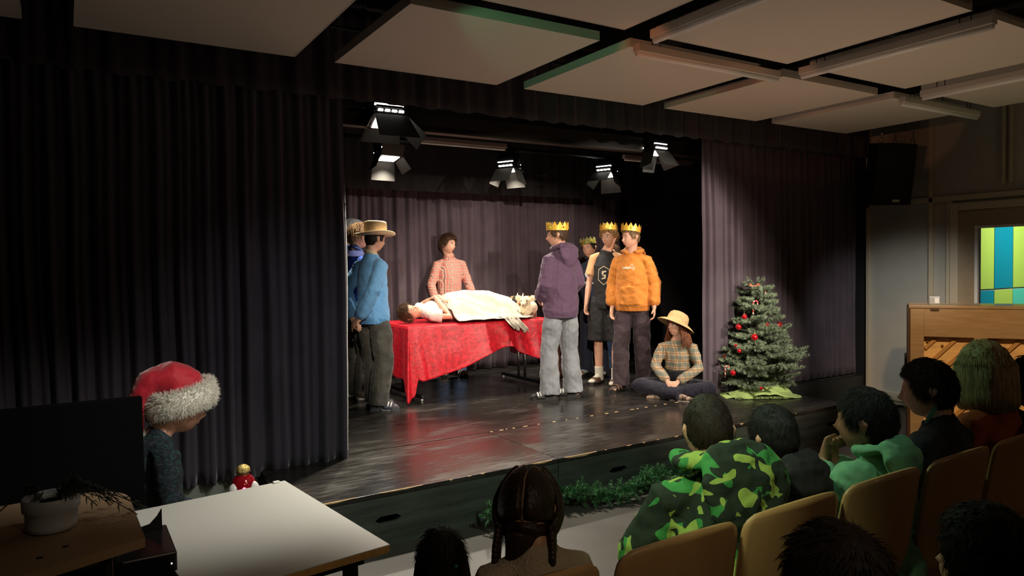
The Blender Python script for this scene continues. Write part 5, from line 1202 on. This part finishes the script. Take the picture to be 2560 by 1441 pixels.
# figurine behind the table on a low stool
fp = PD(609, 1225, 3.72); fz = PD(609, 1160, 3.72).z-.20
e = empty('figurine', (fp.x, fp.y, fz), rad(-8), 'small red glossy figurine with a gold head and white lobes behind the white table', 'figurine')
bm = B(); lathe(bm, [(.02, .03), (.055, .04), (.066, .075), (.062, .105), (.045, .135), (.022, .15)], seg=24); link('body', bm, M('glossy_red', (.36, .005, .015), .1, .3, coat=1), e)
bm = B(); ball(bm, (0, 0, .150), (.030, .030, .028), seg=18); hd_ = link('head', bm, m_gold, e)
bm = B(); ball(bm, (0, -.001, .168), (.036, .036, .030), seg=18); link('dome', bm, M('glitter_gold', (.75, .58, .2), .35, .8, bump=1, bscale=120), hd_)
bm = B(); lathe(bm, [(.0345, .156), (.037, .157), (.037, .160), (.0345, .161)], seg=20); link('visor_line', bm, m_iris, hd_)
for q in (1, -1):
    bm = B(); ball(bm, (q*.046, -.030, .070), (.030, .030, .042), seg=16); link('white_lobe', bm, m_white, e)
bm = B(); ball(bm, (0, -.062, .085), (.010, .006, .010), seg=10); link('pink_light', bm, M('pink_glow', (1, .2, .35), .3, emit=(1, .12, .25), es=3), e)
sb = empty('low_stool', (fp.x, fp.y, 0), 0, 'dark low stool behind the white table carrying the red figurine', 'stool'); bm = B(); lohi(bm, (-.12, -.10, fz-.01), (.12, .10, fz+.028)); link('seat', bm, m_dmetal, sb, False)
for x in (-.1, .1):
    for y in (-.08, .08): bm = B(); cyl(bm, (x, y, 0), (x, y, fz-.01), .012); link('leg', bm, m_dmetal, sb)
# black screen panel left of the table
bp = empty('black_screen', (.268, 3.55, 0), rad(180), 'large matt black screen standing left of the white table', 'screen')
bm = B(); lohi(bm, (0, 0, .70), (.95, .05, 1.185), bev=.004); link('panel', bm, M('matt_black', (.002, .002, .0025), .9, spec=.1), bp, False)
bm = B(); lohi(bm, (.35, .0, 0), (.40, .05, .70)); lohi(bm, (.25, -.12, 0), (.5, .17, .03)); link('stand', bm, m_dmetal, bp, False)
# trolley
tz = .95; tc = PX(363, 1345, tz); tl_ = empty('media_trolley', (tc.x, tc.y, 0), rad(0), 'dim wooden topped trolley with a rounded corner at the bottom left', 'trolley'); 
bm = B(); out = []
for i in range(9): a = rad(0+90*i/8); out.append((-.16+.15*math.cos(a), .44+.16*math.sin(a)))
poly = [(0, 0), (-.01+.0, .44)][:1]+out+[(-.75, .60), (-.75, -.30), (-.26, -.10)]
prism(bm, [(x, y, tz-.028) for x, y in poly], None, (0, 0, .028)); link('wooden_top', bm, M('dim_oak_top', (.40, .27, .16), .5, var=.08, scale=4), tl_, False)
bm = B(); 
for x, y in ((-.26, .0), (-.2, .27)): lathe(bm, [(.008, tz), (.009, tz+.0008)], c=(x, y*.2, 0), seg=14)
link('cable_hole', bm, m_black, tl_)
for x, y in ((-.70, -.24), (-.70, .52), (-.06, .40), (-.10, .02)): bm = B(); cyl(bm, (x, y, 0), (x, y, tz-.028), .016); link('leg', bm, m_dmetal, tl_)
bm = B(); lohi(bm, (-.72, -.22, .62), (-.02, .42, .64)); link('shelf', bm, m_dmetal, tl_, False)
dv = PX(443, 1378, .80); e = empty('amplifier', (dv.x, dv.y, .642), 0, 'black electronic device with tiny lights under the trolley top', 'device'); bm = B(); lohi(bm, (-.55, 0, 0), (0, .30, .158), bev=.006); link('case', bm, M('gloss_black', (.006, .006, .007), .3), e, False)
bm = B(); ball(bm, (-.018, -.002, .12), .0025, seg=8); ball(bm, (-.30, -.002, .125), .002, seg=8); link('indicator_light', bm, M('led_white', (1, .8, .7), .3, emit=(1, .8, .7), es=3), e)
bm = B(); prism(bm, [(-.14, .24, .158), (-.02, .24, .158), (-.02, .24, .235), (-.035, .24, .21), (-.06, .24, .185), (-.14, .24, .17)], None, (0, .012, 0)); link('bracket', bm, m_dmetal, e, False)
# potted plant
pp = PX(130, 1335, tz); pt = empty('potted_plant', (pp.x, pp.y+.045, tz+.0), 0, 'white ceramic pot with trailing narrow leaves on the trolley', 'potted plant')
bm = B(); lathe(bm, [(.052, 0.0008), (.066, 0.0061), (.070, 0.0228), (.070, 0.0623), (.077, 0.0669), (.078, 0.1026), (.075, 0.1056), (.070, 0.1034), (.066, 0.0912), (.03, 0.0897)], seg=36); link('pot', bm, M('white_ceramic', (.55, .60, .66), .4), pt)
bm = B(); lathe(bm, [(.067, 0.0851), (.03, 0.0897), (.005, 0.0897)], seg=24); link('soil', bm, M('soil', (.02, .014, .01), .95), pt)
m_lf = M('dark_leaf', (.022, .035, .018), .5); random.seed(9)
bms = B(); bml = B()
def strand(pts, n):
    loft(bms, pts, [.0016]*len(pts), seg=5, caps='nn')
    for i in range(n):
        t = .12+.88*i/n; f_ = t*(len(pts)-1); k_ = min(int(f_), len(pts)-2); p = pts[k_].lerp(pts[k_+1], f_-k_); ax = (pts[k_+1]-pts[k_]).normalized()
        for sd in (1, -1):
            s_ = orth(ax, V((0, 0, 1)).cross(ax)*sd+V((0, 0, random.uniform(-.3, .6)))); d0 = (ax*.5+s_).normalized(); L = random.uniform(.022, .036)
            q = [p, p+d0*L*.5+V((0, 0, .002)), p+d0*L+ax*.004-V((0, 0, .008))]
            loft(bml, q, [(.0008, .0005), (.0028, .0007), (.0004, .0003)], ref=ax, seg=5, caps='nn')
for q in range(26):
    a = random.uniform(-.9, .9) if q % 3 else random.uniform(0, 6.28); R_ = random.uniform(.04, .16); h = random.uniform(.0, .05)
    if abs(a) < .9 and q < 14: R_ = random.uniform(.14, .26)
    c_, s_ = math.cos(a), math.sin(a); e1 = V((c_*R_, s_*R_*.8, (.105-max(0, R_-.08)*.6)+random.uniform(-.01, .02)))
    strand([V((c_*.02, s_*.02, .085)), V((c_*.05, s_*.05, .120+h*.6)), e1*.7+V((0, 0, .055+h*.5)), V((e1.x, e1.y, max(.012, e1.z)))], 7)
link('stems', bms, m_lf, pt); link('leaves', bml, m_lf, pt)
# ================================================================ AUDIENCE
m_ply = M('beech_ply', (.46, .27, .115), .45, var=.05, scale=3, stretch=(6, 6, 1), coat=.15); m_plye = M('ply_edge', (.50, .31, .15), .6)
def make_chair(loc, lab, rz=0, top=1.0):
    e = empty('plywood_chair', loc, rz, lab, 'chair', 'plywood chairs of the front row'); 
    # local: +y to the stage; back at y=-.22
    def back(u, v):
        s_ = (u-.5)*2; z = .44+(top-.44)*v; w = (.12+.125*ss(0, .35, v))*(1-.0*v); w = .115+.12*ss(.02, .42, v)-.006*ss(.7, 1, v)
        # rounded top corners
        if v > .80: w2 = w*math.sqrt(max(0, 1-((v-.80)/.20)**4*.32)); w = w2
        y = -.215-.075*(v**1.3)+.035*(1-s_*s_)*-1+.02+.06*ss(.18, 0, v)
        return V((s_*w, y, z-.02*s_*s_*(v > .9)*((v-.9)/.1)))
    bm = B(); gridmesh(bm, 20, 24, back); b_ = solid(link('backrest', bm, m_ply, e), .011, 0)
    def seat(u, v):
        s_ = (u-.5)*2; w = .125+.085*ss(0, .4, v); y = -.19+.42*v; z = .455-.018*math.sin(v*PI)*(1-s_*s_)-.03*ss(.85, 1, v)+.01*(1-v); return V((s_*w, y, z))
    bm = B(); gridmesh(bm, 14, 18, seat); solid(link('seat', bm, m_ply, e), .011, 0)
    bm = B()
    for x in (.17, -.17):
        for y0, y1 in ((.12, .20), (-.14, -.24)):
            bm = B(); loft(bm, [(x*.8, y0*.8, .44), (x, y0, .41), (x*1.12, y1, .0)], [.010]*3, seg=8); link('leg', bm, m_chrome, e)
    return e
cw = .53; cy = 1.69
chairs = []
for i, (x, lab) in enumerate(((.91, 'plywood chair at the bottom middle of the photo, behind the braided hair'), (1.43, 'plywood chair behind the camouflage hoodie'), (1.92, 'plywood chair behind the black jacket'), (2.415, 'plywood chair behind the pale green hoodie'), (2.93, 'plywood chair behind the navy top with the green collar'), (3.43, 'plywood chair behind the orange-red top at the right edge'))):
    chairs.append(make_chair((x, cy, 0), lab, rad(0)))
make_chair((3.93, 1.66, 0), 'plywood chair half cut off at the right photo edge', 0, .93)

def sitter(lab, px, pytop, t, face, hyaw=0, hpitch=0, over=None, hs=1.08, skin=None, **kw):
    top = PD(px, pytop, t); k = top.z/1.345; P = dict(SIT); P.update(over or {}); h = 1.75*k
    hc = V(P['head'])*k; R = Matrix.Rotation(rad(face)-PI/2, 3, 'Z'); o = R @ hc
    return Person(lab, (top.x-o.x, top.y-o.y, 0), face, h, pose=P, hyaw=hyaw, hpitch=hpitch, hs=hs, skin=skin, facef=kw.pop('facef', False), **kw)
# camouflage hoodie
camo_m = blotch('green_camouflage', [(.014, .028, .018), (.05, .30, .07), (.34, .50, .10), (.014, .028, .018)], 6.5, 1.6)
c_ = sitter('person in a green camouflage hoodie seen from behind, short dark hair', 1768, 992, 2.52, 78, hyaw=-20, hpitch=10, over=dict(head=(.02, .13, 1.215), neck=(0, .06, 1.11), chest=(0, .0, .87), shR=(.185, .05, 1.03), shL=(-.185, .05, 1.03), elR=(.24, .16, .80), elL=(-.27, .15, .78), wrR=(.10, .34, .74)), girth=1.15)
c_.top('camouflage_hoodie', camo_m, loose=.05, hem=-.04, hood=True, hk=1.45, disp=.03)
c_.trousers(fab('black_joggers', (.01, .01, .012)), loose=.03); c_.shoes('shoe', m_rubk, m_rubk); c_.hair(HD, thick=.010, seed=51, nstr=6000, slen=.014, srad=.0003, back=-.5)
# black jacket
d_ = sitter('person in a black jacket seen from behind between camouflage and pale green hoodies', 1932, 1022, 2.72, 84, hyaw=-6, over=dict(head=(0, .10, 1.215), neck=(0, .04, 1.11), shR=(.18, .03, 1.04), shL=(-.18, .03, 1.04)), hpitch=4, skin=SK, girth=1.1)
d_.top('black_jacket', fab('black_nylon', (.006, .006, .007), sheen=0), loose=.05, hem=-.04, hood=True, disp=.03); d_.trousers(fab('black_joggers', 0)); d_.shoes('shoe', m_rubk, m_rubk); d_.hair(HK, thick=.014, seed=52, nstr=5000, slen=.018, srad=.0003)
# pale green hoodie, hand at the mouth
e_ = sitter('person in a pale green hoodie with black hair, hands raised to the mouth', 2165, 982, 2.86, 88, hyaw=14, hpitch=2, skin=SK2, hs=1.18, over=dict(head=(0, .09, 1.21), elL=(-.22, .20, .80), elR=(.2, .2, .82), wrL=(-.05, .27, 1.02), wrR=(.03, .28, 1.0), hdL=(.3, -.1, 1), hdR=(-.3, -.1, 1), hnL=(.3, -1, 0), hnR=(-.3, -1, 0), curl=.9))
e_.top('green_hoodie', fab('pale_green_fleece', (.13, .34, .19)), loose=.045, hem=-.04, hood=True, disp=.024); e_.trousers(fab('black_joggers', 0)); e_.shoes('shoe', m_rubk, m_rubk); e_.hair(HK, thick=.014, seed=53, nstr=6000, slen=.03, srad=.00035, back=-.55, side=-.1, front=.45)
# curly short hair, navy with green collar
f_ = sitter('person with short dark curly hair and a navy top with a green scarf collar', 2322, 906, 3.16, 92, hyaw=22, hpitch=8, skin=SK, hs=1.12, over=dict(head=(0, .09, 1.215)))
fo_ = f_.top('navy_jumper', fab('navy_knit', (.014, .018, .032)), loose=.035, hem=-.04, disp=.02); f_.collar(fab('green_scarf', (.08, .22, .13)), r=.074, hgt=.016, t=.016, par=fo_); f_.trousers(fab('black_joggers', 0)); f_.shoes('shoe', m_rubk, m_rubk)
f_.hair(HD, thick=.013, seed=54, nstr=6000, slen=.03, curl=1, srad=.0004, back=-.75, side=-.25)
# bob, orange-red top
g_ = sitter('person with a blond bob haircut and an orange-red top, seen from behind', 2462, 872, 3.40, 82, hyaw=-12, hpitch=4, hs=1.19)
g_.top('orange_top', fab('orange_red_knit', (.36, .055, .015)), loose=.035, hem=-.04, disp=.02); g_.trousers(fab('black_joggers', 0)); g_.shoes('shoe', m_rubk, m_rubk)
HBo = hairm('ash_blond_hair', (.40, .30, .19)); g_.hair(HBo, thick=.024, seed=55, nstr=300, slen=.03, back=-.7, side=-.4)
bm = B(); random.seed(12)
for q in range(4200):
    az = random.uniform(.75, 2*PI-.75); el = random.uniform(-.15, 1.35); d = hdir(az, el); p = headr(d)+d*.024; pts = [p]
    dn = V((d.x, d.y, 0)).normalized() if math.hypot(d.x, d.y) > .01 else V((0, -1, 0)); out_ = headr(V((dn.x, dn.y, 0)))
    tgt = V((dn.x*(abs(out_.x)/max(.2, abs(dn.x)) if abs(dn.x) > .2 else .1)*1.0, 0, 0)); r_ = V((dn.x*.108, dn.y*.118-.004, 0))
    zz = -.118-random.uniform(0, .022); st = 6
    for t in range(1, st+1):
        u = t/st; w_ = ss(0, .55, u); pp_ = V((p.x+(r_.x-p.x)*w_, p.y+(r_.y-p.y)*w_, p.z+(zz-p.z)*u**(1.0 if p.z < .05 else 1.5)))
        if u > .8: pp_ -= V((dn.x, dn.y, 0))*.014*(u-.8)/.2
        pts.append(pp_)
    loft(bm, [g_.hp(x) for x in pts], [.0013, .0015, .0015, .0015, .0014, .0011, .0004], seg=4, caps='nn')
link('bob_hair', bm, HBo, g_.root)
# profile at the right photo edge
h_ = sitter('person in profile at the right photo edge with dark hair', 2590, 895, 3.35, 104, hyaw=8, skin=SK2, hs=1.1); h_.top('black_jumper', fab('black_wool', 0), loose=.03, hem=-.04); h_.trousers(fab('black_joggers', 0)); h_.shoes('shoe', m_rubk, m_rubk); h_.hair(HK, thick=.014, seed=56, nstr=400)
# braided hair
SKb = skinm('olive_skin', (.48, .25, .14))
b_ = sitter('person with two braids and a visible centre parting, cream knitted top', 1318, 1184, 2.12, 76, hyaw=-28, hpitch=8, skin=SKb, hs=1.10, over=dict(head=(0, .10, 1.215), neck=(0, .04, 1.12), shR=(.14, .03, 1.045), shL=(-.14, .03, 1.045)))
b_.top('knitted_top', M('cream_rib_knit', (.44, .35, .26), .9, bump=.9, bscale=140, stretch=(1, 1, 1)), loose=.035, hem=-.04, disp=.01); b_.trousers(fab('black_joggers', 0)); b_.shoes('shoe', m_rubk, m_rubk)
bm = B(); loft(bm, [b_.P['neck']+V((0, .01, .010)), b_.P['neck']+V((0, .014, .026))], [.052, .051], seg=20, caps='ff'); link('choker', bm, m_rubk, b_.root)
# sleek hair shell in four sections with partings
random.seed(61); bm = B(); n, m = 72, 44; rows = []
def brp(az, el):
    d = hdir(az, el); p = headr(d); back = abs(((az+PI) % (2*PI))-PI)
    part = min(1, max(0, abs(d.x)-.045)/.06) if (d.z > -.05 and d.y < .8) else 1        # centre parting over crown and back
    cross = min(1, max(0, abs(el+.10+.15*abs(d.x))-.03)/.08) if back > 1.9 else 1         # level parting at the back of the head
    line = .36 if back < .75 else (-.12 if back < 1.5 else -.12+(-.85)*ss(1.5, 2.3, back))
    mk = ss(-.05, .08, el-line)*min(1, .0+1.0*min(part, cross)**.7+0)
    mk *= 1-math.exp(-((back-1.66)/.17)**2-((el+.03)/.20)**2)
    return p+p.normalized()*(.017*mk-.004*(1-mk)+.0015*math.sin(60*math.atan2(d.z+.3, abs(d.x)+.2))*mk)
for j in range(1, m):
    el = -PI/2+PI*j/m; rows.append([bm.verts.new(b_.hp(brp(2*PI*i/n, el))) for i in range(n)])
hi = bm.verts.new(b_.hp(brp(0, PI/2))); lo = bm.verts.new(b_.hp(headr(V((0, 0, -1)))*.94))
for j in range(len(rows)-1):
    for i in range(n): bm.faces.new((rows[j][i], rows[j][(i+1) % n], rows[j+1][(i+1) % n], rows[j+1][i]))
for i in range(n): bm.faces.new((rows[-1][i], rows[-1][(i+1) % n], hi)); bm.faces.new((rows[0][(i+1) % n], rows[0][i], lo))
loft(bm, [b_.hp((0, -.055, -.06)), b_.hp((0, -.058, -.10)), b_.hp((-.01, -.050, -.15))], [(.060, .040), (.058, .032), (.05, .02)], seg=18)
HDb = hairm('glossy_dark_hair', (.028, .015, .010), .35); link('hair', bm, HDb, b_.root)
for q in (1, -1):      # braids: along the side of the head, then hanging
    path = []
    for i in range(26):
        az = PI+q*(PI/2+.55-.045*i*1.0) if False else q*(.75+1.25*i/25); el = .85-1.25*i/25; d = hdir(az, el); path.append(headr(d)+d*.020)
    e1 = path[-1].copy()
    for i in range(1, 27 if q > 0 else 7): path.append(e1+V((-q*.004*min(i, 4)/4, -.020*min(i, 6)/6, -.0125*i)))
    bm = B()
    for i, p in enumerate(path):
        t = (path[min(i+1, len(path)-1)]-path[max(i-1, 0)]).normalized(); s_ = orth(t, p if i < 26 else V((1, 0, 0))).cross(t)
        for r_ in (1, -1):
            c = p+s_*r_*.0115; ax = (t*.8+s_*r_*-.6).normalized(); ball(bm, b_.hp(c), (.0155, .0125, .022), rot=(b_.H @ Matrix((orth(ax, V((0, 1, .2))), ax.cross(orth(ax, V((0, 1, .2)))), ax)).transposed()), seg=8)
    bo = link('braid', bm, HDb, b_.root)
bm = B()
for i in range(260):
    d = V((random.gauss(0, 1), random.gauss(0, 1), abs(random.gauss(0, 1)))).normalized(); p = headr(d)+d*.017; q = p+(d+V((random.gauss(0, .6), random.gauss(0, .6), random.gauss(0, .4)))).normalized()*random.uniform(.008, .022); loft(bm, [b_.hp(p), b_.hp(p.lerp(q, .5)), b_.hp(q)], [.0004, .0004, .0002], seg=3, caps='nn')
tag(link('flyaway_hair', bm, HDb, b_.root), kind='stuff')
# dark sleeve beside the braids
mm_ = Person('x', (1.50, 1.98, 0), 80, 1.30, pose=SIT, over=dict(pel=(0, 0, .50), chest=(0, .22, .66), neck=(0, .40, .66), head=(0, .52, .52), shR=(.16, .36, .66), shL=(-.16, .36, .66), elR=(.22, .5, .46), elL=(-.22, .50, .46), wrR=(.1, .62, .40), wrL=(-.1, .62, .40), hipR=(.09, .02, .5), hipL=(-.09, .02, .5), knR=(.11, .40, .50), knL=(-.11, .40, .50)), hpitch=60, skin=SK2, facef=False)
mm_.root['label'] = 'person bent low in a dark maroon jacket beside the two braids'
mm_.top('maroon_jacket', fab('dark_maroon', (.035, .008, .010)), loose=.03, hem=-.04, disp=.02); mm_.trousers(fab('black_joggers', 0)); mm_.hair(HK, thick=.012, seed=58, nstr=200); mm_.shoes('shoe', m_rubk, m_rubk)
# child with dark hair low at the bottom
n_ = sitter('child with straight black hair low at the bottom edge, left of the braids', 1103, 1352, 2.40, 80, hs=1.15, over=dict(pel=(0, 0, .42)))
n_.top('dark_top', fab('dark_knit', (.012, .011, .012)), loose=.03, hem=-.04); n_.trousers(fab('black_joggers', 0)); n_.shoes('shoe', m_rubk, m_rubk); n_.hair(HK, thick=.016, seed=59, nstr=1200, slen=.05, srad=.0007, back=-.7, side=-.5)
bm = B(); random.seed(3)
for q in range(500):
    az = random.uniform(1.2, 2*PI-1.2); d = hdir(az, random.uniform(-.2, .6)); p = headr(d)+d*.018; pts = [n_.hp(p+V((d.x*.006*t, d.y*.006*t, -.035*t))) for t in range(6)]; loft(bm, pts, [.003, .004, .004, .004, .003, .001], seg=4, caps='nn')
link('long_hair', bm, HK, n_.root)
bm = B(); ball(bm, n_.hp((.02, -.115, .03)), .008); link('hair_clip', bm, M('teal_clip', (.01, .12, .12), .3), n_.root)
# second row, out of the light
o_ = sitter('person with dark brown hair in the second row at the bottom of the photo', 2095, 1345, 1.36, 74, hs=1.12, over=dict(pel=(0, 0, .5))); o_.top('dark_jumper', fab('dark_knit', 0), loose=.03, hem=-.04); o_.trousers(fab('black_joggers', 0)); o_.shoes('shoe', m_rubk, m_rubk); o_.hair(HD, thick=.02, seed=71, nstr=1500, slen=.04, srad=.0006, back=-.75, side=-.4)
p_ = sitter('person in a black padded jacket in the bottom right corner', 2470, 1262, 1.62, 80, hs=1.15, over=dict(head=(0, .13, 1.18), shR=(.20, .03, 1.0), shL=(-.20, .03, 1.0)), girth=1.2); p_.top('padded_jacket', fab('black_nylon', 0), loose=.06, hem=-.04, hood=True, disp=.03); p_.trousers(fab('black_joggers', 0)); p_.shoes('shoe', m_rubk, m_rubk); p_.hair(HK, thick=.02, seed=72, nstr=900, slen=.03, srad=.0006)
make_chair((o_.root.location.x+.02, o_.root.location.y-.02, 0), 'plywood chair in the second row under the dark-haired person', rad(-10), .84); make_chair((p_.root.location.x+.02, p_.root.location.y-.02, 0), 'plywood chair in the second row under the padded jacket', rad(-8), .84)

# ================================================================ RED HAT AT THE LEFT
s_top = PD(450, 938, 3.5); k = s_top.z/1.345
P = dict(SIT); P.update(head=(0, .20, 1.17), neck=(0, .09, 1.05), chest=(0, .02, .85), shR=(.17, .06, .98), shL=(-.17, .06, .98), elR=(.21, .06, .74), elL=(-.21, .06, .74), wrR=(.16, .24, .58), wrL=(-.16, .24, .58))
R = Matrix.Rotation(rad(12)-PI/2, 3, 'Z'); o = R @ (V(P['head'])*k)
S_ = Person('person in a red plush hat and dark teal patterned jumper behind the white table', (s_top.x-o.x, s_top.y-o.y, 0), 12, 1.75*k, pose=P, hyaw=-6, hpitch=14, hs=1.14, facef=True)
S_.top('patterned_jumper', blotch('teal_pattern_knit', [(.006, .010, .014), (.010, .060, .058), (.018, .03, .05), (.006, .010, .014)], 26, 2.0, stretch=(1, 1, 1.6)), loose=.04, hem=-.04, disp=.02, neckr=.08)
S_.trousers(fab('black_joggers', 0)); S_.shoes('shoe', m_rubk, m_rubk); S_.hair(HB, thick=.010, seed=81, nstr=300, slen=.02, back=-.5)
make_chair((S_.root.location.x, S_.root.location.y, 0), 'plywood chair behind the white table under the red hat wearer', rad(12)-PI/2, .80)
Rw = S_.root.rotation_euler.to_matrix() @ S_.H; hc = V(S_.root.location)+S_.root.rotation_euler.to_matrix() @ S_.hp((0, 0, .022))
sh_ = empty('plush_hat', hc, 0, 'red pointed plush hat with a broad white fur brim and pompom', 'hat'); sh_.rotation_euler = (Rw @ Matrix.Rotation(rad(20), 3, 'X')).to_euler(); kk = S_.hs
m_rp = M('red_plush', (.50, .004, .022), .6, sheen=.8, bump=.3, bscale=200); m_fur = M('white_fur', (.90, .88, .80), .8)
bm = B(); loft(bm, [V((0, 0, .02))*kk, V((0, -.012, .075))*kk, V((0, -.045, .115))*kk, V((0, -.125, .110))*kk, V((0, -.175, .055))*kk, V((0, -.185, -.01))*kk, V((0, -.18, -.085))*kk], [(.100*kk, .115*kk), (.104*kk, .118*kk), (.092*kk, .088*kk), (.060*kk, .062*kk), (.046*kk, .046*kk), (.030*kk, .030*kk), (.014*kk, .014*kk)], ref=V((1, 0, 0)), seg=22, caps='fr')
remesh(link('hat_cone', bm, m_rp, sh_), .007, 4, .022, .09)
def fur(c0, nrm, L, n, bm, r=.0012):
    for q in range(n):
        p, d = c0(); d = (d+V((random.gauss(0, .45), random.gauss(0, .45), random.gauss(0, .45)))).normalized(); l = L*random.uniform(.6, 1.25); e1 = p+d*l*.5; e2 = e1+(d+V((random.gauss(0, .3), random.gauss(0, .3), -.25))).normalized()*l*.5
        loft(bm, [p, e1, e2], [r, r*.8, r*.15], seg=3, caps='nn')
random.seed(90); bm = B(); n = 40; pts = [V((.108*kk*math.sin(2*PI*i/n), .128*kk*math.cos(2*PI*i/n), .020*kk+.012*math.cos(2*PI*i/n))) for i in range(n)]
rings = []
for i, p in enumerate(pts):
    a = 2*PI*i/n; o_ = V((math.sin(a), math.cos(a), 0)); rings.append([bm.verts.new(p+o_*.016*kk*math.cos(b)+V((0, 0, 1))*.052*kk*math.sin(b)) for b in [2*PI*j/10 for j in range(10)]])
for i in range(n):
    for j in range(10): bm.faces.new((rings[i][j], rings[(i+1) % n][j], rings[(i+1) % n][(j+1) % 10], rings[i][(j+1) % 10]))
def cf():
    a = random.uniform(0, 2*PI); b = random.uniform(-1.5, 1.6); o_ = V((math.sin(a), math.cos(a), 0)); p = V((.108*kk*math.sin(a), .128*kk*math.cos(a), .020*kk+.012*math.cos(a))); d = o_*math.cos(b)+V((0, 0, 1))*math.sin(b); return p+o_*.016*kk*math.cos(b)+V((0, 0, 1))*.052*kk*math.sin(b), d
fur(cf, None, .026, 5200, bm); link('fur_brim', bm, m_fur, sh_)
bm = B(); pc_ = V((0, -.18, -.125))*kk; ball(bm, pc_, .030*kk)
def cp():
    d = V((random.gauss(0, 1), random.gauss(0, 1), random.gauss(0, 1))).normalized(); return pc_+d*.028*kk, d
fur(cp, None, .024, 900, bm); link('pompom', bm, m_fur, sh_)
bm = B(); random.seed(5)
for q in range(16):
    c = S_.hp((random.uniform(-.02, .02), -.115+random.uniform(-.012, .012), -.05+random.uniform(-.018, .018))); ball(bm, c, random.uniform(.010, .015), seg=8)
link('hair_scrunchie', bm, m_rubk, S_.root)
